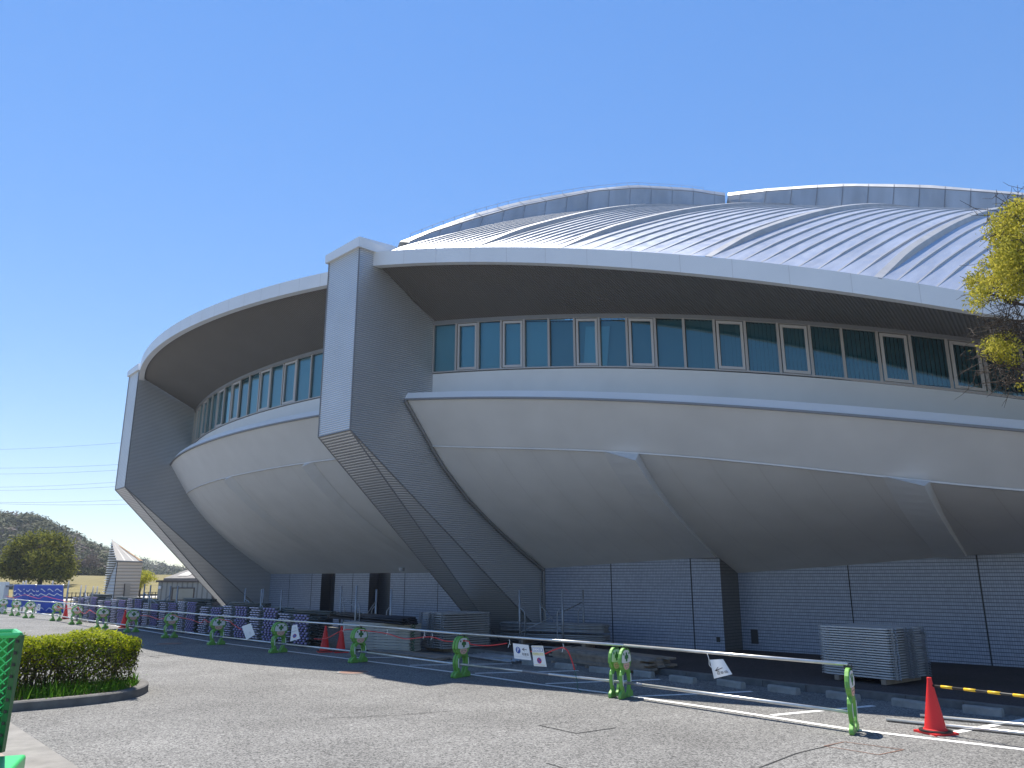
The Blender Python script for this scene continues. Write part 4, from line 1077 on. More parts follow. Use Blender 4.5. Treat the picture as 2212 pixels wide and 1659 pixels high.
# grey stack near the pylon foot
A = G(962, 1407, .05); ax = Vector((.75, .66)).normalized(); L = 1.55
dk2 = make_deck('scaffold_deck', L, .6, .064, M['plank2'])
deck_stack(dk2, Vector((A.x, A.y)), ax, L, .6, .064, 15, 2, 'grey steel decks of the stack at the pylon foot,', 'grey decks of the stack at the pylon foot', .10)
skids(Vector((A.x, A.y)), ax, L, 1.2, 2, 'grey deck stack')
# beige ribbed panels
A = G(738, 1402.5, .02); B = G(884, 1410, .02); ax = Vector((B.x - A.x, B.y - A.y)); L = ax.length; ax.normalize()
t = thing('floor_panel', 'panel', 'panel'); b = MB(); b.box((0, 0, .036), L, .55, .06); b.build('panel_body', M['beige'], t)
b = MB()
for k in range(6): b.box((-L / 2 + L * (k + .5) / 6, -.28, .066), L * .12, .02, .012)
b.build('edge_clip', M['plank'], t)
for sx in (-1, 1):
    b = MB(); b.tube([(sx * (L / 2), -.2, .03), (sx * (L / 2 + .07), -.2, .06), (sx * (L / 2 + .1), -.2, .0)], .014, 6); b.build('hook', M['caged'], t)
deck_stack(t, Vector((A.x, A.y)), ax, L, .55, .074, 10, 1, 'beige floor panels with steel clips,', 'beige floor panels behind the cones', .04)
for o in [o for o in bpy.data.objects if o.get('group') == 'beige floor panels behind the cones']: o['category'] = 'panel'
# dark bar bundle on the beige stack
def bundle(a, c, nx, nz, r, m, lab, group, seed, cat='pipe', name='scaffold_pipe', spread=.0, jl=.05):
    rng = random.Random(seed); e = (c - a); L = e.length; e.normalize(); sd_ = Vector((-e.y, e.x, 0)).normalized()
    rot = e.to_track_quat('X', 'Z').to_euler()
    b = MB(); b.tube([(0, 0, 0), (L, 0, 0)], r, 8); src = None
    for j in range(nz):
        for i in range(nx):
            p = a + sd_ * ((i + .5 * (j % 2)) * r * 2.06 + rng.uniform(-spread, spread)) + Z * (r + j * r * 1.78) + e * rng.uniform(-jl, jl)
            if src is None: o = src = b.build(name, m, None, True)
            else: o = src.copy(); COL.objects.link(o)
            o.location = p; o.rotation_euler = (rot.x, rot.y + rng.uniform(-.004, .004), rot.z + rng.uniform(-1, 1) * spread * .25)
            top = j == nz - 1
            tag(o, ('uppermost ' if top else 'one of the ') + lab, cat, group)
zt = .04 + 10 * .074 + .005
a = G(708, 1335, zt); c = G(868, 1350, zt)
bundle(a + Vector((-.1, .5, 0)) * 0, c, 9, 4, .026, M['bpipe'], 'thin black bars piled on the beige panels', 'black bars on the beige panels', 3, 'bar', 'steel_bar', .02, .12)
# pipes behind the parking sheet
a = Vector((-.35, 23.9, .30)); c = Vector((2.55, 22.55, .30))
bundle(a, c, 10, 3, .0265, M['galvd'], 'dark grey pipes in the lower bundle by the tiled wall', 'grey pipes stacked by the tiled wall', 5)
bundle(a + Z * .21, c + Z * .21, 10, 5, .0265, M['galvd'], 'dark grey pipes in the upper bundle by the tiled wall', 'grey pipes stacked by the tiled wall', 6)
for f in (.2, .8):
    p = a.lerp(c, f); b = MB(); b.box((p.x + .2, p.y + .2, .15), .12, .8, .29, math.atan2(c.y - a.y, c.x - a.x)); tag(b.build('timber_skid', M['wood']), 'timber block under the grey pipe bundle, %s one' % ('left' if f < .5 else 'right'), 'timber', 'timber skids under stacks')
# long pipes on the ground behind the parking sheet
for k in range(6):
    a = G(1005, 1416, .06) + Vector((.1, .12, 0)) * k; c = G(1105, 1430, .06) + Vector((.1, .12, 0)) * k
    b = MB(); b.tube([a, c], .03, 8); tag(b.build('scaffold_pipe', M['galvd'], None, True), 'dull pipe of the low row left of the parking sheet', 'pipe', 'low row of dull pipes')
# timber boards
def boards(a, c, nx, nz, w, h, lab, group, seed, m='wood', jl=.15):
    rng = random.Random(seed); e = c - a; L = e.length; e.normalize(); sd_ = Vector((-e.y, e.x, 0)); sd_ = sd_ if sd_.y > 0 else -sd_
    for j in range(nz):
        for i in range(nx):
            dl_ = rng.uniform(-jl, jl); p = a + sd_ * (i * w * 1.03 + rng.uniform(-.02, .02)) + Z * (j * h * 1.08) + e * dl_
            ang = rng.uniform(-.006, .006); ee = Vector((e.x * math.cos(ang) - e.y * math.sin(ang), e.x * math.sin(ang) + e.y * math.cos(ang), e.z))
            b = MB(); b.obox(p, ee * L, sd_ * w, Z * h)
            tag(b.build('timber_board', M['wood' if rng.random() < .5 else 'wood2']), ('topmost ' if j == nz - 1 else 'one of the ') + lab, 'board', group)
a = G(1185, 1424, .06); c = G(1392, 1453, .06)
boards(a, c, 4, 6, .22, .042, 'long weathered boards piled behind the wheel stops', 'long boards behind the wheel stops', 11)
for f in (.12, .5, .88):
    p = a.lerp(c, f); b = MB(); b.box((p.x + .3, p.y + .35, .027), .09, 1.1, .054, math.atan2(c.y - a.y, c.x - a.x)); tag(b.build('timber_skid', M['wood']), 'flat batten under the long board pile, %s' % {.12: 'left end', .5: 'middle', .88: 'right end'}[f], 'timber', 'timber skids under stacks')
a = G(800, 1408, .02); c = G(950, 1427, .02)
boards(a, c, 3, 2, .2, .025, 'thin brown boards flat on the ground below the beige panels', 'thin boards on the ground', 12)
a = G(1025, 1434, .02); c = G(1090, 1437, .02)
# --- lilac scaffold frames in a long row of piles
def make_frame(Wd, H):
    """one layer of a pile: two tubes with plate ends on one side and lumpy wedge brackets on the other"""
    b = MB(); rng = random.Random(4)
    L = 1.78
    for y in (0, .28, .56):
        b.tube([(0, y, H / 2), (L, y, H / 2)], H * .42, 6, 0)
    for k in range(6):
        b.box((.05 + k * .105, -.03 - .02 * (k % 2), H * .5), .085, .06, H * .42, 0, 2)
    for k in range(4):
        x = 1.0 + k * .2
        b.box((x, -.03, H * .5), .11, .06, H * .45, 0, 1)
        b.box((x + .02 * (k % 2), -.055, H * .30), .05, .05, H * .5, 0, 2 if k % 2 else 1)
        b.tube([(x + .085, -.09, H * .15), (x + .085, -.09, H * .70)], .024, 6, 1)
    return b
row = [G(x, y) for x, y in [(672, 1400), (517, 1382.5), (383, 1367), (303, 1356.5), (140, 1337)]]
H_ = .072; fm = make_frame(1.8, H_); src = None
pos = 0; cum = [0]
for i in range(len(row) - 1): cum.append(cum[-1] + (row[i + 1] - row[i]).length)
def rowpt(s):
    for i in range(len(row) - 1):
        if s <= cum[i + 1] or i == len(row) - 2: f = (s - cum[i]) / (cum[i + 1] - cum[i]); return row[i].lerp(row[i + 1], f), (row[i] - row[i + 1]).normalized()
ORD = ['nearest', 'second', 'third', 'fourth', 'fifth', 'sixth', 'seventh', 'eighth', 'ninth', 'tenth', 'eleventh', 'twelfth', 'farthest']
npile = int(cum[-1] / 1.92); rng = random.Random(8)
for s in range(npile):
    p, dd = rowpt(s * 1.92 + 1.9)           # left end of the pile
    rz = math.atan2(dd.y, dd.x); nl_ = 14 + (s * 5) % 3 - (1 if s < 2 else 0)
    for l in range(nl_):
        if src is None: o = src = fm.build('scaffold_section', [M['olive'], M['purple'], M['lilac']], None)
        else: o = src.copy(); COL.objects.link(o)
        sh = rng.uniform(-.05, .05) + (.09 if l % 2 else 0); o.location = Vector((p.x, p.y, .02 + l * H_)) + dd * sh
        o.rotation_euler = (0, 0, rz + rng.uniform(-.006, .006))
        tag(o, '%s scaffold section of the %s lilac pile from the two shaded cones' % ('topmost' if l == nl_ - 1 else 'dark tube', ORD[s]), 'scaffold section', 'lilac scaffold sections in piles')
    # second row of tubes lying on top
    p2 = p + Z * (.02 + nl_ * H_) + Vector((-dd.y, dd.x, 0)) * (.15 if -dd.x < 0 else .15)
    if s % 2 == 0:
        for k in range(8):
            b = MB(); q = p2 + Z * (.055 * (k // 4)) - Vector((-dd.y, dd.x, 0)) * (.24 * (k // 4)) + Vector((-dd.y, dd.x, 0)) * (k * .06); b.tube([q + Z * .03, q + dd * 2.6 + Z * .03], .026, 6)
            tag(b.build('scaffold_pipe', M['olive'], None, True), 'dark olive tube lying on top of the %s lilac pile' % ORD[s], 'pipe', 'olive tubes lying on the lilac piles')
# --- pipe racks
def rack(P4, ztops, lab, brace=True):
    """P4: four plan points FL, FR, BL, BR"""
    c = sum(P4, Vector((0, 0, 0))) / 4; t = thing('pipe_rack', lab, 'rack', (c.x, c.y, 0), 0, 'upright steel pipe racks')
    for p, zt_ in zip(P4, ztops):
        b = MB(); b.tube([v3(p, 0), v3(p, zt_)], .029, 8); b.build('post', M['galvd'], t, True)
    for (i, j) in ((0, 1), (2, 3), (0, 2), (1, 3)):
        b = MB(); b.tube([v3(P4[i], .15), v3(P4[j], .15)], .022, 6); b.build('base_bar', M['galvd'], t, True)
    for i, sgn in ((0, 1), (1, -1), (2, 1), (3, -1)):
        p = P4[i]; q = P4[i ^ 1]; e = (q - p).normalized(); z = ztops[i]
        b = MB(); b.tube([v3(p, z - .50), v3(p + e * .07, z - .52), v3(p + e * .15, z - .60), v3(p + e * .17, z - .75), v3(p + e * .17, z - 1.3), v3(p, z - 1.3)], .018, 6); b.build('side_loop', M['galvd'], t, True)
    if brace:
        for i, j in ((2, 1), (3, 0)):
            b = MB(); b.tube([v3(P4[i], ztops[i] - .35), v3(P4[j], .5)], .017, 5); b.build('brace', M['galvd'], t, True)
def PD(x, y, t): d = ray(x, y); return Vector((d.x * t, d.y * t, 0))
def ztop_(x, y, t): return AT(x, y, t).z
def rack_img(tops, ts, lab):
    rack([PD(x, y, t) for (x, y), t in zip(tops, ts)], [ztop_(x, y, t) for (x, y), t in zip(tops, ts)], lab)
rack_img([(1122.5, 1274), (1214.5, 1274), (1167, 1274), (1259, 1274)], [22.2, 21.6, 23.6, 23.0], 'tall pipe rack by the right tiled wall with crossed braces')
rack_img([(771, 1265), (846, 1273), (738, 1265), (813.6, 1273)], [23.0, 22.2, 24.4, 23.6], 'tall pipe rack behind the beige panels with crossed braces')
rack_img([(566, 1273), (609, 1274), (531, 1271), (570, 1272)], [25.6, 25.0, 27.0, 26.4], 'pipe rack among the lilac piles right of the far pylon foot')
rack_img([(326, 1264), (385, 1266), (313, 1262), (369, 1266)], [31.5, 30.0, 33.0, 31.5], 'pipe rack among the lilac piles in front of the site office')
rack_img([(176, 1264), (202, 1266), (186, 1264), (211, 1266)], [38, 37, 39.5, 38.5], 'pipe rack behind the sunlit lilac piles near the dark railing')

# ================================================================== LEFT FOREGROUND: PLANTING ISLAND
rng = random.Random(21)
front = [G(17, 1539), G(100, 1532), G(183, 1524), G(240, 1517), G(282, 1510)]
tip = [G(308, 1502), G(321, 1493), G(318, 1486), G(302, 1480)]
fd = (front[0] - front[2]).normalized(); bk = tip[-1]
outer = [front[0] + fd * 4.5] + front + tip + [bk + fd * 2.5 + Vector((-.05, .1, 0)), bk + fd * 6.5]
cen = sum(outer, Vector((0, 0, 0))) / len(outer)
def inset(pts, w):
    out = []
    for i, p in enumerate(pts):
        a = pts[max(i - 1, 0)]; c = pts[min(i + 1, len(pts) - 1)]; t = (c - a).normalized(); nn = Vector((-t.y, t.x, 0))
        if nn.dot(cen - p) < 0: nn = -nn
        out.append(p + nn * w)
    return out
def resample(pts, n):
    L = [0]
    for i in range(len(pts) - 1): L.append(L[-1] + (pts[i + 1] - pts[i]).length)
    out = []
    for k in range(n + 1):
        s = L[-1] * k / n
        for i in range(len(pts) - 1):
            if s <= L[i + 1] + 1e-9: out.append(pts[i].lerp(pts[i + 1], (s - L[i]) / max(1e-9, L[i + 1] - L[i]))); break
    return out
def chaikin(pts, it=2):
    for _ in range(it):
        q = [pts[0]]
        for a, c in zip(pts, pts[1:]): q += [a.lerp(c, .25), a.lerp(c, .75)]
        pts = q + [pts[-1]]
    return pts
outer = chaikin(outer, 2); cen = sum(outer, Vector((0, 0, 0))) / len(outer)
inner = inset(outer, .17)
b = MB(); o2 = inset(outer, .012)
b.grid([outer, [p + Z * .125 for p in outer], [p + Z * .145 for p in inset(outer, .025)], [p + Z * .145 for p in inner], [p + Z * .02 for p in inner]])
tag(b.build('island_kerb', M['kerbm'], None, False, 35), kind='structure')
b = MB(); b.add([p + Z * .10 for p in inner], [tuple(range(len(inner)))]); tag(b.build('island_soil', M['soil']), kind='structure')
def inside(p, poly):
    c = False; n = len(poly)
    for i in range(n):
        a, d = poly[i], poly[(i + 1) % n]
        if (a.y > p.y) != (d.y > p.y) and p.x < (d.x - a.x) * (p.y - a.y) / (d.y - a.y) + a.x: c = not c
    return c
xs = [p.x for p in inner]; ys = [p.y for p in inner]
b = MB(); cnt = 0
while cnt < 5200:
    p = Vector((rng.uniform(max(min(xs), -13), max(xs)), rng.uniform(min(ys), max(ys)), .10))
    if not inside(p, inner): continue
    cnt += 1; h = rng.uniform(.06, .26) * (1 if rng.random() < .8 else 1.4); a = rng.uniform(0, 6.28); w = rng.uniform(.006, .014); l = Vector((rng.gauss(0, .06), rng.gauss(0, .06), 0)); s = Vector((math.cos(a) * w, math.sin(a) * w, 0))
    if rng.random() < .3:
        h *= .55; q = p + Z * h + l; s *= 2.4; u = Vector((-s.y, s.x, 0)) + Z * rng.uniform(-.01, .01); b.add([q - s, q + u, q + s, q - u], [(0, 1, 2, 3)])
    else: b.add([p - s, p + s, p + l * .5 + s * .6 + Z * h * .6, p + l + Z * h, p + l * .5 - s * .6 + Z * h * .6], [(0, 1, 2, 3, 4)])
tag(b.build('weedy_grass', M['grass']), 'short bright green weeds and grass filling the planting island', 'grass', None, 'stuff')
# hedge
hx0 = G(299, 1478, .1); e1 = fd; e2h = Vector((-e1.y, e1.x, 0)); e2h = e2h if e2h.y > 0 else -e2h
hb = (tip[0] + tip[-1]) / 2 + e1 * .42
hedge = thing('clipped_hedge', 'low clipped hedge with bright yellow green top on the kerbed island', 'hedge', (hb.x, hb.y, .1))
HL, HW, HH = 5.2, 1.55, 1.02
def leafquad(mb, p, n, size, rg, mi=0):
    n = n.normalized(); u = n.orthogonal().normalized(); v = n.cross(u); a = rg.uniform(0, 6.28)
    d = u * math.cos(a) + v * math.sin(a); s = n.cross(d); L = size * rg.uniform(.7, 1.3); w = L * rg.uniform(.32, .48)
    mb.add([p, p + d * L * .5 + s * w * .5, p + d * L, p + d * L * .5 - s * w * .5], [(0, 1, 2, 3)], mi)
def hp(u, v, z): return hb + e1 * u + e2h * v + Z * z
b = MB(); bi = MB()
def bumpy(u, v): return .05 * math.sin(u * 3.1 + v * 2) + .04 * math.sin(u * 7.3 - v * 5) + .02 * math.sin(u * 17)
for k in range(36000):
    r = rng.random(); u = rng.uniform(-.12, HL); v = rng.uniform(-HW / 2, HW / 2)
    if r < .52:      # top
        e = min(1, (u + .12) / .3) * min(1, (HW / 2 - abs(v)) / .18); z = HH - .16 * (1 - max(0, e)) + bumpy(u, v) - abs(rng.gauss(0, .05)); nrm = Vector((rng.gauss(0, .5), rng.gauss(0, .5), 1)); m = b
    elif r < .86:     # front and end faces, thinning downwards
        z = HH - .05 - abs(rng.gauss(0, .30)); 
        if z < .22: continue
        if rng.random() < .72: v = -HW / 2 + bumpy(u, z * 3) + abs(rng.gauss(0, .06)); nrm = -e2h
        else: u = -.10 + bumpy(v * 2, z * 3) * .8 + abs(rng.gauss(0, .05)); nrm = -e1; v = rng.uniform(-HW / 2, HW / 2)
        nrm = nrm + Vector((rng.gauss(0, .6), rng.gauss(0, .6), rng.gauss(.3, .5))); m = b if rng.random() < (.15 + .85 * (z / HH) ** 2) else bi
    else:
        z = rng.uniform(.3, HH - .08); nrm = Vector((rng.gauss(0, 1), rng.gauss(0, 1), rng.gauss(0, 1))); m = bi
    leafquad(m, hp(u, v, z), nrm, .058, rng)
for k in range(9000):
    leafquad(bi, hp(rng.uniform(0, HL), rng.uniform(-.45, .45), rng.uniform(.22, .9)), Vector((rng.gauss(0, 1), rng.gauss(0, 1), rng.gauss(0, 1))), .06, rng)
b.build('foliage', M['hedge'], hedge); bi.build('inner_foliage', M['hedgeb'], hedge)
b = MB()
for k in range(46):
    u0 = rng.uniform(.1, HL); v0 = rng.uniform(-.35, .35); n_ = rng.randint(3, 5)
    for j in range(n_):
        u1, v1 = max(.05, u0 + rng.gauss(0, .30)), max(-HW / 2 + .05, min(HW / 2 - .05, v0 + rng.gauss(-.1, .35)))
        m1 = hp(lerp(u0, u1, .45) + rng.gauss(0, .04), lerp(v0, v1, .4), rng.uniform(.25, .45)); m2 = hp(u1, v1, rng.uniform(.7, .95))
        b.tube([hp(u0, v0, 0), m1, m2], .014, 5, 0, .005, False)
        for q in range(3):
            b.tube([m1.lerp(m2, .3 + .2 * q), hp(max(0, u1 + rng.gauss(0, .2)), v1 + rng.gauss(0, .2), rng.uniform(.55, .95))], .005, 4, 0, .002, False)
b.build('stems', M['bark'], hedge)

# green mesh cage at the left picture edge
P = G(16, 1640); P = Vector((-5.30, 7.95, 0))
cgd = Vector((-.93, -.37, 0)).normalized(); cgs = Vector((.30, -.95, 0)).normalized() * -1
cage = thing('green_mesh_cage', 'tall green plastic mesh cage cut by the left picture edge', 'cage', P)
tp = AT(43, 1371, P.y * CP + (AT(43, 1371, 8).z - CAMZ) * SP)
tcam = 8.15
def cpt(x, y, t=tcam): return AT(x, y, t)
TR, BR_ = cpt(44, 1372), cpt(1, 1625)
TRb = cpt(20, 1358, tcam + .75)
BR_.z = max(BR_.z, .12)
tl = TR + Vector((-1.25, -.45, 0)); bl = BR_ + Vector((-1.15, -.42, 0))
trb = TR + Vector((-.45, .62, 0)); brb = BR_ + Vector((-.40, .55, 0)); tlb = tl + Vector((-.45, .62, 0)); blb = bl + Vector((-.4, .55, 0))
b = MB()
def bar_(a, c, r): b.tube([a, c], r, 6)
for a, c in ((TR, tl), (tl, tlb), (tlb, trb), (trb, TR)): bar_(a, c, .03)
b.build('top_rim', M['cagel'], cage)
for a, c in ((TR, BR_), (tl, bl), (tlb, blb), (trb, brb)):
    b = MB(); b.obox(a + Vector((-.03, -.03, 0)), (.06, 0, 0), (0, .06, 0), c - a); b.build('corner_post', M['caged'], cage)
b = MB()
for k in range(10):
    p = TR.lerp(BR_, (k + .5) / 10); b.box(p + Vector((.0, -.035, 0)), .03, .012, .03)
b.build('post_hole', M['black'], cage)
b = MB()
def lattice(a, c, d, e, n):
    """corners top right, top left, bottom left, bottom right"""
    def q(u, v): return lerp(lerp(a, c, u), lerp(e, d, u), v)
    H_ = 1.6
    for k in range(-n, n * 2):
        for s in (1, -1):
            pts = []
            u0 = k / n
            for i in range(13):
                v = i / 12; u = u0 + s * v * .9
                if 0 <= u <= 1: pts.append(q(u, v))
            if len(pts) > 1: b.tube(pts, .007, 4, 0, None, False)
lattice(TR, tl, bl, BR_, 14); b.build('mesh_panel', M['cagel'], cage)
b = MB(); b.grid([[tlb, trb], [blb, brb]]); b.grid([[trb, TR + Vector((-.05, .06, 0))], [brb, BR_ + Vector((-.05, .06, 0))]]); b.build('rear_panel', M['cage'], cage)
b = MB(); q = cpt(22, 1645, 7.6); b.box(Vector((q.x - .55, q.y - .1, q.z - .25)), 1.2, .9, .42, .38); o = b.build('base_tray', M['cagel'], cage)
md = o.modifiers.new('bevel', 'BEVEL'); md.width = .03; md.segments = 3

# ================================================================== BACKGROUND LEFT
# lawn mound
b = MB(); rows = []
for j in range(30):
    t = 58 + j * 5.5; r = []
    for i in range(40):
        x = -110 + i * 3.2
        s = min(1, max(0, (t - 66) / 60)); z = 2.55 * (3 * s * s - 2 * s ** 3) - .05 + (.12 * math.sin(x * .31 + t * .1) if s > .1 else 0) - max(0, (x + 30) * .02) * s
        r.append(Vector((x, t, z if t < 190 else z)))
    rows.append(r)
b.grid(rows); tag(b.build('lawn_mound', M['lawn'], None, True), kind='structure')
b = MB()
def lawnz(p):
    t = p.y; s = min(1, max(0, (t - 66) / 60)); return 2.55 * (3 * s * s - 2 * s ** 3) - .05 + (.12 * math.sin(p.x * .31 + t * .1) if s > .1 else 0) - max(0, (p.x + 30) * .02) * s
pa, pc = [], []
for i in range(14):
    f = i / 13; p = Vector((lerp(-46, -30.5, f), lerp(64, 82, f), 0)); q = p + Vector((-1.2, 2.6, 0)); p.z = lawnz(p) + .05; q.z = lawnz(q) + .05; pa.append(p); pc.append(q)
for i in range(8):
    f = i / 7; p = Vector((lerp(-30.5, -12, f), lerp(82, 120, f), 0)); q = p + Vector((-2.6, 2.6, 0)); p.z = lawnz(p) + .07; q.z = lawnz(q) + .07; pa.append(p); pc.append(q)
b.grid([pa, pc]); tag(b.build('footpath_on_lawn', M['path']), kind='structure')
b = MB(); b.grid([[p + Z * .16 for p in pc], [p + Vector((-.15, .15, .16)) for p in pc]]); b.grid([[p - Z * .1 for p in pc], [p + Z * .16 for p in pc]])
tag(b.build('path_kerb', M['black']), kind='structure')
# black railing
rl = thing('path_railing', 'low black metal railing along the path below the lawn', 'railing', (-38, 59, 0))
b = MB(); c_ = MB()
ra, rc = PD(146, 1290, 58), PD(214, 1290, 58)
n = 9
for i in range(n):
    p = ra.lerp(rc, i / (n - 1)); pb = MB(); pb.tube([v3(p, -.1), v3(p, 1.0)], .03, 6); pb.build('post', M['rail'], rl)
for z in (.95, .55): b.tube([v3(ra, z), v3(rc, z)], .02, 5)
b.build('rail_bar', M['rail'], rl)
rl2 = thing('path_railing', 'short dark railing between the small yellow tree and the site office', 'railing', (-30, 60, 0))
ra, rc = PD(312, 1290, 61), PD(343, 1290, 61)
for i in range(5):
    p = ra.lerp(rc, i / 4); pb = MB(); pb.tube([v3(p, -.1), v3(p, .95)], .03, 6); pb.build('post', M['rail'], rl2)
b = MB(); b.tube([v3(ra, .95), v3(rc, .95)], .02, 5); b.build('rail_bar', M['rail'], rl2)
# vent tower with slanting louvres
TT = 62; TR_ = 64.6
A0, B0, D0 = PD(245, 1297, TT), PD(296, 1300, TT + .8), PD(223.7, 1294, TR_)
A1, B1, AP = AT(255, 1211, TT), AT(308.8, 1213.5, TT + .8), AT(242, 1164.5, TR_)
C0 = B0 + (D0 - A0); C1_ = B1 + (D0 - A0)
tw = thing('vent_tower', 'slanted ventilation tower with white louvres and rust streaked pitched roof', 'tower', (A0.x, A0.y, 0))
b = MB(); b.add([A0, B0, B1, A1], [(0, 1, 2, 3)]); b.add([B0, C0, C1_, B1], [(0, 1, 2, 3)]); b.build('front_wall', M['tower'], tw)
b = MB(); b.add([D0, A0, A1, AP], [(0, 1, 2, 3)]); b.add([C0, D0, AP, C1_], [(0, 1, 2, 3)]); b.build('dark_shaft', M['dark'], tw)
lo = (A0 - D0).cross(Z).normalized(); lo = lo if lo.x < 0 else -lo
XL = ([1164, 1175, 1205, 1237, 1275, 1294], [242, 243.5, 239, 234, 228, 223.7]); XE = ([1211, 1225, 1245, 1265, 1285, 1293], [255, 249.5, 241, 234, 229, 226])
def lface(x, y):
    xl = interp(y, *XL); xa = lerp(245, 255, (1297 - y) / 86.0) if y > 1211 else lerp(242, 255, (y - 1164) / 47.0)
    return AT(x, y, lerp(TR_, TT, min(1, max(0, (x - xl) / max(.5, xa - xl)))))
pts = [A0, A1] + [lface(x, y) for y, x in zip(*XE)][1:] + [D0]
b = MB(); b.add([p + lo * .05 for p in pts], [tuple(range(len(pts)))]); b.build('side_panel', M['towerw'], tw)
for k in range(21):
    y = 1174 + k * 5.2; xl = interp(y, *XL); xr = lerp(242, 255, (y - 1164) / 47.0) if y < 1211 else interp(y, *XE)
    if xr - xl < 1.2: continue
    l, q = lface(xl, y), lface(xr, y); b = MB(); e = (q - l)
    b.obox(l - e.normalized() * .1 + lo * .05, e + e.normalized() * .1, lo * .14 - Z * .03, Z * .055 + lo * .01); b.build('louvre', M['louvre'], tw)
ro = Vector((-.03, -.12, .02)); b = MB()
a1, b1, ap, c1 = A1 + ro + Vector((-.06, 0, 0)), B1 + ro + Vector((.1, 0, 0)), AP + ro, C1_ + Z * .05
b.add([a1, b1, ap], [(0, 1, 2)]); b.add([b1, c1, ap], [(0, 1, 2)]); b.add([a1 - Z * .09, b1 - Z * .09, b1, a1], [(0, 1, 2, 3)]); rf = b.build('roof', M['toweroof'], tw)
rn = (b1 - a1).cross(ap - a1).normalized(); rn = rn if rn.y < 0 else -rn
def rp(u, v, o=.02): return lerp(lerp(a1, b1, u), ap, v) + rn * o
for u in (.30, .62):
    b = MB(); b.quad(rp(u, .0), rp(u + .025, .0), rp(u + .02, .96), rp(u, .96)); b.build('seam', M['trim'], rf)
b = MB(); pts = [(.80, .72), (.90, .56), (.93, .40), (.97, .20), (1.0, .01), (.88, .02), (.90, .18), (.84, .36), (.80, .50), (.72, .62)]
b.add([rp(u, v, .035) for u, v in pts], [tuple(range(len(pts)))]); b.build('rust_streak', M['ruststain'], rf)
fdx = (B0 - A0).normalized(); nrm = Vector((fdx.y, -fdx.x, 0)) * .07
def fpt(u, y): 
    h = (1298 - y) / 86.0; return lerp(lerp(A0, B0, u), lerp(A1, B1, u), h)
b = MB(); q = [fpt(.42, 1298), fpt(.66, 1298), fpt(.62, 1257), fpt(.38, 1257)]; b.add([p + nrm for p in q] + q, [(0, 1, 2, 3), (0, 3, 7, 4), (3, 2, 6, 7), (1, 5, 6, 2)]); b.build('door', M['doorb'], tw)
b = MB(); q = [fpt(.40, 1298), fpt(.44, 1298), fpt(.40, 1257), fpt(.36, 1257)]; b.add([p + nrm * 1.3 for p in q], [(0, 1, 2, 3)]); b.build('door_jamb', M['brownf'], tw)
# site office
TO = 58
so = thing('site_office', 'low grey panelled site office with brown framed sliding window', 'building', PD(341, 1300, TO))
a0, c0 = PD(338, 1300, TO), PD(500, 1300, TO - 1); zt0 = AT(343, 1257, TO).z
dv = (c0 - a0); dn = Vector((-dv.y, dv.x, 0)).normalized()
b = MB(); Lq = dv.length
b.add([a0, c0, v3(c0, zt0), v3(a0, zt0)], [(0, 1, 2, 3)], 0, [[(0, 0), (Lq, 0), (Lq, zt0), (0, zt0)]])
b.add([a0 + dn * 5, a0, v3(a0, zt0), v3(a0 + dn * 5, zt0)], [(0, 1, 2, 3)], 0, [[(0, 0), (5, 0), (5, zt0), (0, zt0)]])
b.add([c0, c0 + dn * 5, v3(c0 + dn * 5, zt0), v3(c0, zt0)], [(0, 1, 2, 3)], 0, [[(0, 0), (5, 0), (5, zt0), (0, zt0)]])
b.build('wall', M['office'], so)
b = MB(); b.obox(v3(a0, zt0 - .02) - dn * .12 - dv.normalized() * .15, dv + dv.normalized() * .3, dn * 5.3, (0, 0, .14)); b.build('roof', M['brownf'], so)
def opane(x0, y0, x1, y1, off):
    e = Vector((dv.x, dv.y)).normalized(); p = Vector((a0.x, a0.y)) - Vector((dn.x, dn.y)) * off
    q0, k0 = PLN(x0, y0, p, e); q1, k1 = PLN(x1, y1, p, e); s = v3(p + e * k0, q1.z); return s, v3(e, 0) * (k1 - k0), Z * (q0.z - q1.z)
b = MB(); s, ax_, az_ = opane(373, 1269, 418, 1297, .0); b.obox(s, ax_, -dn * .06, az_); wf = b.build('window', M['brownf'], so)
for x0, x1 in ((375, 394.5), (396.5, 416)):
    b = MB(); s, ax_, az_ = opane(x0, 1271.5, x1, 1295, .061); b.obox(s, ax_, -dn * .012, az_); b.build('pane', M['officeglass'], wf)
b = MB(); s, ax_, az_ = opane(459, 1282, 475, 1310, .0); b.obox(s, ax_, -dn * .04, az_); b.build('door', M['brownf'], so)
c = opane(346, 1263, 350, 1269, .1)[0]; b = MB(); b.box(c, .16, .16, .2); b.build('lamp', M['louvre'], so)
c = opane(344, 1291, 347, 1294, .1)[0]
# second hut with pitched roof
TH = 66
hu = thing('pitched_roof_hut', 'hut with weathered pitched roof and pale roof sheets behind the office', 'building', PD(356, 1300, TH))
z0, z1 = AT(356, 1249, TH).z, AT(380, 1229, TH + 3).z
a0, c0 = PD(358, 1300, TH), PD(520, 1300, TH + 1); dv2 = c0 - a0; dn2 = Vector((-dv2.y, dv2.x, 0)).normalized()
b = MB(); b.obox(a0 + dn2 * .1, dv2, dn2 * 6, (0, 0, z0)); b.build('wall', M['officew'], hu)
e_ = dv2.normalized(); b = MB()
ea, ec = v3(a0, z0) - dn2 * .3 - e_ * .3, v3(c0, z0) - dn2 * .3 + e_ * .3
rA, rC = v3(a0 + dn2 * 3, z1) + e_ * .95, v3(c0 + dn2 * 3, z1)
b.add([ea, ec, rC, rA], [(0, 1, 2, 3)]); b.add([ea + dn2 * 6.6, ea, rA], [(0, 1, 2)]); b.add([ec + dn2 * 6.6, ea + dn2 * 6.6, rA, rC], [(0, 1, 2, 3)])
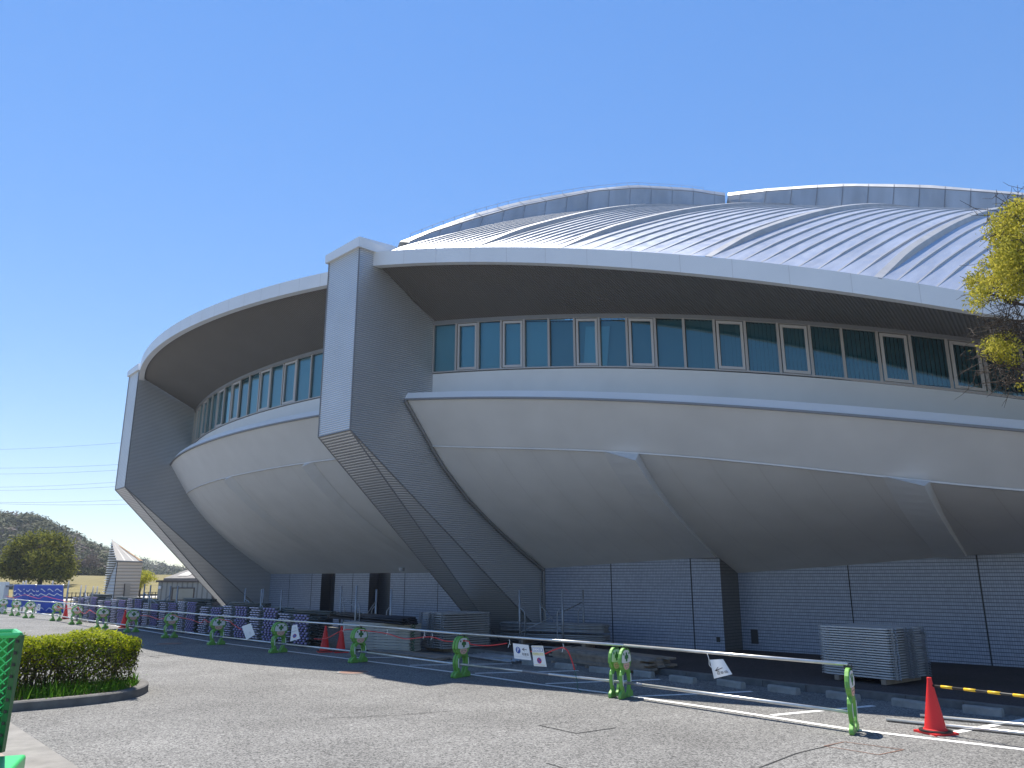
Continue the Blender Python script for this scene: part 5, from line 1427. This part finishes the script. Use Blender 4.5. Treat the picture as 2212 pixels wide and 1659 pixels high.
b.add([ea, ec, ec - Z * .22, ea - Z * .22], [(0, 3, 2, 1)])
rfh = b.build('roof', M['oroof'], hu)
for u0, u1 in ((.10, .24), (.33, .47)):
    b = MB(); P_ = lambda u, v: lerp(lerp(ea, ec, u), lerp(rA, rC, u), v) + Z * .04
    b.quad(P_(u0, .22), P_(u1, .22), P_(u1, .66), P_(u0, .66)); b.build('roof_sheet', M['skyl'], rfh)
c = PD(432, 1290, TH - .6); b = MB(); b.tube([v3(c, z0 - 1.5), v3(c, z0 + .75)], .14, 10); b.build('flue', M['galvd'], hu)
# blue banner fence
TBn = 47
def bn(x, y): return AT(x, y, TBn - (x - 30) * .008)
def banner(x0, x1, y0, y1, lab, waves):
    t = thing('banner_screen', lab, 'screen', PD((x0 + x1) / 2, 1300, TBn))
    n = 12; b = MB(); rr = random.Random(x0)
    b.grid([[bn(lerp(x0, x1, i / n), lerp(y0, y1, j / 6)) + Vector((0, -.03 * math.sin(i * 2.1 + j), 0)) for i in range(n + 1)] for j in range(7)])
    b.build('sheet', M['banner'], t, True)
    for (yy, amp, skips) in waves:
        for seg in skips:
            u0, u1 = seg; m = 10; up, dn_ = [], []
            for i in range(m + 1):
                u = lerp(u0, u1, i / m); x = lerp(x0, x1, u); y = yy + amp * math.sin(u * 2 * math.pi * 3.4)
                up.append(bn(x, y - 1.1) + Vector((0, -.09, 0))); dn_.append(bn(x, y + 1.1) + Vector((0, -.09, 0)))
            b = MB(); b.grid([up, dn_]); b.build('wave_mark', M['wave'], t)
    for x in (x0, x1):
        b = MB(); b.tube([v3(PD(x, 1300, TBn + .1), 0), bn(x, y0 - 1)], .035, 8); b.build('post', M['galvd'], t)
    for y in (y0, (y0 * .42 + y1 * .58)):
        b = MB(); b.tube([bn(x0, y) + Vector((0, .06, 0)), bn(x1, y) + Vector((0, .06, 0))], .03, 6); b.build('rail_bar', M['galv'], t)
W1 = [(1275, 2.4, [(.02, .14), (.22, .38), (.47, .52), (.6, .78), (.84, .98)]), (1284, 2.6, [(.0, .2), (.25, .40), (.48, .56), (.62, .99)])]
banner(30, 78, 1263.5, 1311, 'left half of the blue wave pattern banner screen', W1 + [(1311, 2.6, [(.3, .99)])])
banner(78.5, 137, 1264, 1330, 'right half of the blue wave pattern banner screen', [(1275, 2.6, [(.02, .13), (.2, .36), (.45, .66), (.72, .98)]), (1284.5, 2.8, [(.0, .99)]), (1316, 3.0, [(.0, .30), (.38, .95)])])
t = thing('blue_tarpaulin', 'plain low blue tarpaulin left of the wave banner', 'tarpaulin', PD(16, 1300, TBn))
b = MB(); b.grid([[bn(x, y) + Vector((0, .04 * math.sin(x), 0)) for x in range(2, 31, 3)] for y in (1291, 1300, 1312)]); b.build('sheet', M['banner'], t, True)
b = MB(); b.tube([bn(5, 1264), bn(30, 1264)], .035, 6); b.tube([bn(8, 1264), bn(12, 1312)], .03, 6); b.tube([bn(18, 1264), bn(17, 1291)], .035, 6); b.build('frame', M['galvd'], t)
t = thing('gate_pillar', 'pale grey square pillar at the left picture edge', 'pillar', PD(2, 1300, 46))
b = MB(); q = PD(2, 1300, 46); h = AT(2, 1257, 46).z; b.box((q.x, q.y, h / 2), .42, .42, h); b.build('shaft', M['louvre'], t)
b = MB(); b.box((q.x + .1, q.y, h - .25), .75, .2, .1); b.build('arm_lamp', M['trim'], t)
for (x, y0, lab) in [(44, 1255, 'leftmost thin post behind the blue banner'), (50, 1254, 'second thin post behind the blue banner'), (108, 1254.5, 'third thin post behind the blue banner'), (143, 1254.5, 'tall post at the right end of the blue banner')]:
    b = MB(); p = PD(x, 1300, TBn + .6); b.tube([v3(p, 0), v3(p, AT(x, y0, TBn + .6).z)], .045, 8); tag(b.build('scaffold_post', M['galvd'], None, True), lab, 'post', 'scaffold posts by the blue banner')

# ---- trees
def limb(mb, a, c, r0, r1, rg, seg=5, wob=.12):
    L = (c - a).length; pts = [a.lerp(c, i / seg) + Vector((rg.gauss(0, 1), rg.gauss(0, 1), rg.gauss(0, .6))) * (wob * L / seg * (0 if i in (0, seg) else 1)) for i in range(seg + 1)]
    mb.tube(pts, r0, 6, 0, r1, False); return pts
def crown_tree(name, lab, base, H, clumps, leafm, nleaf, lsize, trunk_r, trunk_h, seed, group=None, cat='tree', forks=3, barkm='bark'):
    rg = random.Random(seed); t = thing(name, lab, cat, base, 0, group)
    b = MB(); top = base + Z * trunk_h
    limb(b, base - Z * .2, top, trunk_r, trunk_r * .75, rg, 4, .05)
    for (c, r) in clumps:
        st = base + Z * (trunk_h * rg.uniform(.75, 1)); pts = limb(b, st, c, trunk_r * .45, .02, rg, 5, .25)
        for j in range(2): limb(b, pts[3], c + Vector((rg.gauss(0, 1), rg.gauss(0, 1), rg.gauss(0, .7))) * r.x * .5, trunk_r * .18, .012, rg, 3, .2)
    b.build('trunk', M[barkm], t)
    b = MB(); tot = sum(r.x * r.y + r.x * r.z for c, r in clumps)
    for (c, r) in clumps:
        n = int(nleaf * (r.x * r.y + r.x * r.z) / tot)
        sub = []
        for k in range(max(5, n // 30)):
            d = Vector((rg.gauss(0, 1), rg.gauss(0, 1), rg.gauss(0, 1))).normalized(); f = rg.uniform(.55, 1.05) ** .6
            sub.append(c + Vector((d.x * r.x * f, d.y * r.y * f, d.z * r.z * f)))
        for k in range(n):
            s = rg.choice(sub); p = s + Vector((rg.gauss(0, 1), rg.gauss(0, 1), rg.gauss(0, .75))) * (lsize * 1.05)
            leafquad(b, p, Vector((rg.gauss(0, .8), rg.gauss(0, .8), rg.uniform(.1, 1.2))), lsize, rg)
    b.build('crown', leafm, t); return t
TB = 92; base = PD(85, 1266, TB); base.z = lawnz(base) - .05
s_ = TB / FPX
def cl(x, y, rx, ry, t=TB): return (AT(x, y, t), Vector((rx * s_, rx * s_ * .9, ry * s_)))
tcl = []
rgt = random.Random(17)
for (x, y) in [(85, 1163), (60, 1168), (108, 1166), (128, 1176), (42, 1182), (75, 1180), (100, 1183), (137, 1196), (30, 1201), (55, 1200), (85, 1203), (115, 1203), (142, 1215), (17, 1222), (40, 1222), (70, 1222), (100, 1224), (127, 1230), (10, 1240), (30, 1246), (52, 1248), (78, 1247), (104, 1248), (130, 1250), (145, 1236), (62, 1236), (92, 1237), (118, 1217), (22, 1232)]:
    y = y - 7 if y > 1235 else y
    tcl.append((AT(x, y, TB + rgt.uniform(-3.5, 3.5)), Vector((rgt.uniform(15, 21) * s_, rgt.uniform(15, 21) * s_, rgt.uniform(8, 11) * s_))))
crown_tree('broadleaf_tree', 'broad dark green tree with low spreading crown on the dry lawn', base, 6, tcl, M['tree'], 17000, .38, .28, 1.4, 5)
base = PD(300, 1298, 70); base.z = .1; s_ = 70 / FPX
crown_tree('small_yellow_tree', 'small yellow green tree right of the louvred tower', base, 3, [cl(316, 1240, 13, 6, 70), cl(310, 1250, 16, 8, 70), cl(325, 1249, 13, 6, 70), cl(306, 1262, 12, 7, 70)], M['ytree2'], 1500, .16, .10, 1.6, 6)
# tree leaning in from the right edge
rg = random.Random(77); TRD = 11.0
rt = thing('spring_tree', 'tree with sparse yellow green spring leaves reaching in from the right', 'tree', (9.6, 10.6, 0))
RX = lambda x, y: (1992.5 + .2977 * x, 427.9 + .2977 * y)
b = MB(); tb = Vector((9.6, 10.6, 0))
limb(b, tb, tb + Z * 3.2, .13, .10, rg, 4, .04); limb(b, tb + Z * 3.2, tb + Vector((-.2, 0, 8.0)), .10, .03, rg, 6, .1)
tips = []
def r3(x, y, dt=0): q = RX(x, y); return AT(q[0], q[1], TRD + dt)
mains = [((760, 780), (430, 690), 3.9, 0), ((760, 640), (520, 500), 4.6, .4), ((760, 560), (560, 280), 5.2, -.3), ((760, 420), (600, 140), 5.8, .3), ((760, 200), (690, 60), 6.8, 0), ((760, 1050), (480, 1090), 3.0, .2), ((770, 900), (560, 880), 3.4, -.2), ((770, 1250), (520, 1200), 2.4, 0), ((770, 1330), (560, 1330), 2.3, .3), ((770, 980), (560, 950), 3.2, .1), ((770, 640), (640, 640), 4.4, .1)]
for (m0, m1, z, dt) in mains:
    a = tb + Vector((0, 0, z)); q0 = r3(*m0, dt); q1 = r3(*m1, dt)
    limb(b, a, q0, .05, .025, rg, 4, .12); pts = limb(b, q0, q1, .022, .005, rg, 7, .22)
    for p in pts[1:]:
        for j in range(4):
            e = p + Vector((rg.gauss(-.05, .22), rg.gauss(0, .22), rg.gauss(.02, .2))); pp = limb(b, p, e, .007, .0025, rg, 3, .35)
            for w in range(2): limb(b, pp[2], pp[2] + Vector((rg.gauss(-.02, .12), rg.gauss(0, .12), rg.gauss(0, .11))), .004, .002, rg, 2, .3)
b.build('trunk', M['bark'], rt)
b = MB(); s_ = TRD / FPX * .2977
for (x, y, rx, ry, n) in [(700, 90, 90, 60, 420), (650, 180, 110, 80, 560), (620, 280, 110, 90, 640), (680, 380, 120, 90, 760), (600, 450, 110, 80, 620), (700, 520, 110, 70, 560), (560, 540, 80, 50, 300), (410, 600, 70, 60, 230), (400, 690, 50, 60, 190), (440, 745, 30, 30, 60), (380, 785, 16, 12, 40), (500, 620, 60, 50, 170), (620, 640, 120, 50, 320), (700, 680, 70, 30, 130), (550, 1040, 90, 50, 170), (520, 1090, 70, 45, 170), (600, 1140, 80, 50, 170), (660, 1080, 60, 40, 80), (640, 1185, 30, 15, 30), (590, 690, 50, 25, 60), (420, 520, 50, 40, 40), (500, 200, 30, 60, 60), (720, 1360, 30, 15, 14)]:
    for c in range(max(2, n // 16)):
        d = Vector((rg.uniform(-1, 1), rg.uniform(-1, 1))); 
        while d.length > 1: d = Vector((rg.uniform(-1, 1), rg.uniform(-1, 1)))
        cc = r3(x + d.x * rx, y + d.y * ry, rg.gauss(0, .4))
        for k in range(38): leafquad(b, cc + Vector((rg.gauss(0, .06), rg.gauss(0, .06), rg.gauss(0, .05))), Vector((rg.gauss(0, .8), rg.gauss(0, .8), rg.uniform(-.2, 1))), .05, rg)
for k in range(150):
    a = rg.uniform(0, 6.28); q = tb + Vector((math.cos(a), math.sin(a), 0)) * rg.uniform(.2, 1.9) + Z * rg.uniform(2.6, 8.2)
    if q.x / q.y < .74: continue
    for j in range(34): leafquad(b, q + Vector((rg.gauss(0, .14), rg.gauss(0, .14), rg.gauss(0, .11))), Vector((rg.gauss(0, .8), rg.gauss(0, .8), rg.uniform(-.2, 1))), .055, rg)
b.build('crown', M['ytree'], rt)

# ---- hills
def hill_z(p, prof, depth):
    pass
def hillrange(name, prof_img, t0, t1, nx, m):
    """ridge at depth t1 (pixels give its height), foot at t0"""
    xs_ = [p[0] for p in prof_img]; ys_ = [p[1] for p in prof_img]; rows = []; rg = random.Random(nx)
    for j in range(15):
        f = j / 10; r = []
        for i in range(nx + 1):
            x = lerp(xs_[0], xs_[-1], i / nx); zr = AT(x, interp(x, xs_, ys_), t1).z
            t = lerp(t0, t1, f); d = PD(x, 1250, t)
            g = f if f <= 1 else max(0, 2 - f)
            z = zr * math.sin(min(1, g) * math.pi / 2) ** 1.2 + rg.gauss(0, .4)
            r.append(Vector((d.x, d.y, z - .5)))
        rows.append(r)
    b = MB(); b.grid(rows); o = b.build(name, m, None, True); tag(o, kind='structure'); return rows
near = hillrange('near_hill', [(-500, 1060), (-200, 1100), (0, 1130), (30, 1134), (54, 1133), (66, 1140), (99, 1154), (147, 1176), (178, 1192), (215, 1212), (250, 1232), (290, 1250)], 190, 300, 40, M['hill'])
far = hillrange('far_hill', [(-300, 1170), (100, 1182), (190, 1192), (234, 1205), (270, 1216), (310, 1229), (357, 1240), (420, 1248), (520, 1252)], 420, 620, 40, M['hill'])
def blob(mb, c, r, rg, n):
    """a tree crown: clumps of leaf faces over an uneven dome"""
    for k in range(n):
        d = Vector((rg.gauss(0, 1), rg.gauss(0, 1), abs(rg.gauss(0, 1)) - .25)).normalized(); rr = r * rg.uniform(.72, 1.08)
        p = c + Vector((d.x * rr, d.y * rr, d.z * rr * .95)); leafquad(mb, p, d + Vector((rg.gauss(0, .18), rg.gauss(0, .18), rg.gauss(.1, .18))), r * .36, rg)
def wood(rows, n, r0, r1, leaves, mb, mb2, seed, fr2, fmin=0):
    rg = random.Random(seed); nj = len(rows); ni = len(rows[0])
    for k in range(n):
        u, v = rg.uniform(fmin, ni - 1.01), rg.uniform(0, 11.2); i, j = int(u), int(v); fu, fv = u - i, v - j
        if rows[j][i].x / rows[j][i].y < -.80: continue
        p = lerp(lerp(rows[j][i], rows[j][i + 1], fu), lerp(rows[j + 1][i], rows[j + 1][i + 1], fu), fv)
        r = rg.uniform(r0, r1); blob(mb2 if rg.random() < fr2 else mb, p + Z * r * .35, r, rg, leaves)
b = MB(); b2 = MB(); wood(near, 1500, 2.2, 4.4, 85, b, b2, 31, .10); wood(far, 1600, 4, 7, 26, b, b2, 32, .12)
tag(b.build('hillside_forest', M['forest']), 'dark evergreen forest covering the hills at left', 'forest', None, 'stuff')
tag(b2.build('bare_woodland', M['forest2']), 'pale brown leafless woods scattered over the hills', 'forest', None, 'stuff')
# individual trees at the hill foot
s_ = 185 / FPX
for i, (x, y, rx, ry, mm, lab) in enumerate([(187, 1218, 26, 30, 'forest2', 'large pale brown bare tree at the hill foot left of the tower'), (166, 1226, 14, 18, 'forest2', 'smaller greyish bare tree between the broad tree and the brown one'), (180, 1240, 14, 8, 'forest', 'low dark green bush at the lawn edge below the brown tree'), (215, 1241, 13, 9, 'forest', 'low dark green bush at the lawn edge beside the tower'), (147, 1232, 7, 9, 'forest2', 'pinkish bare shrub right beside the broad tree crown')]):
    t_ = 178 - i * 2; base = PD(x, 1250, t_); base.z = lawnz(base)
    s_ = t_ / FPX
    crown_tree('hill_foot_tree', lab, base, 4, [cl(x, y, rx, ry, t_), cl(x - rx * .4, y + ry * .3, rx * .6, ry * .6, t_), cl(x + rx * .45, y + ry * .35, rx * .55, ry * .55, t_)], M[mm], 2600, .45, .2, 1.5, 60 + i, 'trees at the hill foot')
# hotel on the hill
hq = AT(3, 1127, 292); ht = thing('hilltop_building', 'boxy pale building on top of the wooded hill', 'building', (hq.x, hq.y, hq.z - 3))
b = MB(); hw = 3.0; hz = AT(3, 1115.5, 292).z; b.obox((hq.x - 12, hq.y, hq.z - 5), (12 + 1.8, -2, 0), (2, 8, 0), (0, 0, hz - hq.z + 5)); b.build('wall', M['hotel'], ht)
b = MB(); b.obox((hq.x - 12.4, hq.y - .5, hz), (12.8 + 1.8, -2.2, 0), (2, 9, 0), (0, 0, .35)); b.build('roof', M['trim'], ht)
for k in range(4):
    b = MB(); b.obox((hq.x - 6 + k * 2.0, hq.y - .05 - (6 + k * 2.0) * .145 - .05, hq.z + .1), (1.0, -.145, 0), (0, .05, 0), (0, 0, hz - hq.z - .6)); b.build('window', M['dark'], ht)
# power lines
PL_ = [((-150, 972), (330, 951)), ((-150, 1009), (330, 999)), ((-150, 1022), (330, 1011)), ((-150, 1052), (330, 1036)), ((-150, 1057), (330, 1046.5)), ((-150, 1081), (330, 1077)), ((-150, 1080), (330, 1088))]
for i, (a, c) in enumerate(PL_):
    A, C = AT(*a, 170), AT(*c, 150); b = MB(); n = 16
    b.tube([A.lerp(C, k / n) - Z * .6 * math.sin(math.pi * k / n) for k in range(n + 1)], .024, 5)
    tag(b.build('power_line', M['wire'], None, True), ['topmost', 'second highest', 'third highest', 'fourth highest', 'fifth highest', 'second lowest', 'lowest'][i] + ' power line crossing the sky at left', 'cable', 'power lines')

# ---- air: even thin haze round the whole place
b = MB(); b.obox((-1120, -130, -3), (2040, 0, 0), (0, 1250, 0), (0, 0, 140))
hm = bpy.data.materials.new('haze_air'); hm.use_nodes = True; hm.node_tree.nodes.clear()
ho = hm.node_tree.nodes.new('ShaderNodeOutputMaterial'); hv = hm.node_tree.nodes.new('ShaderNodeVolumePrincipled')
hv.inputs['Color'].default_value = (.80, .88, 1, 1); hv.inputs['Density'].default_value = .00028; hv.inputs['Anisotropy'].default_value = .3
hm.node_tree.links.new(hv.outputs[0], ho.inputs['Volume'])
tag(b.build('haze', hm), 'thin bluish haze hanging over the whole place', 'haze', None, 'stuff')
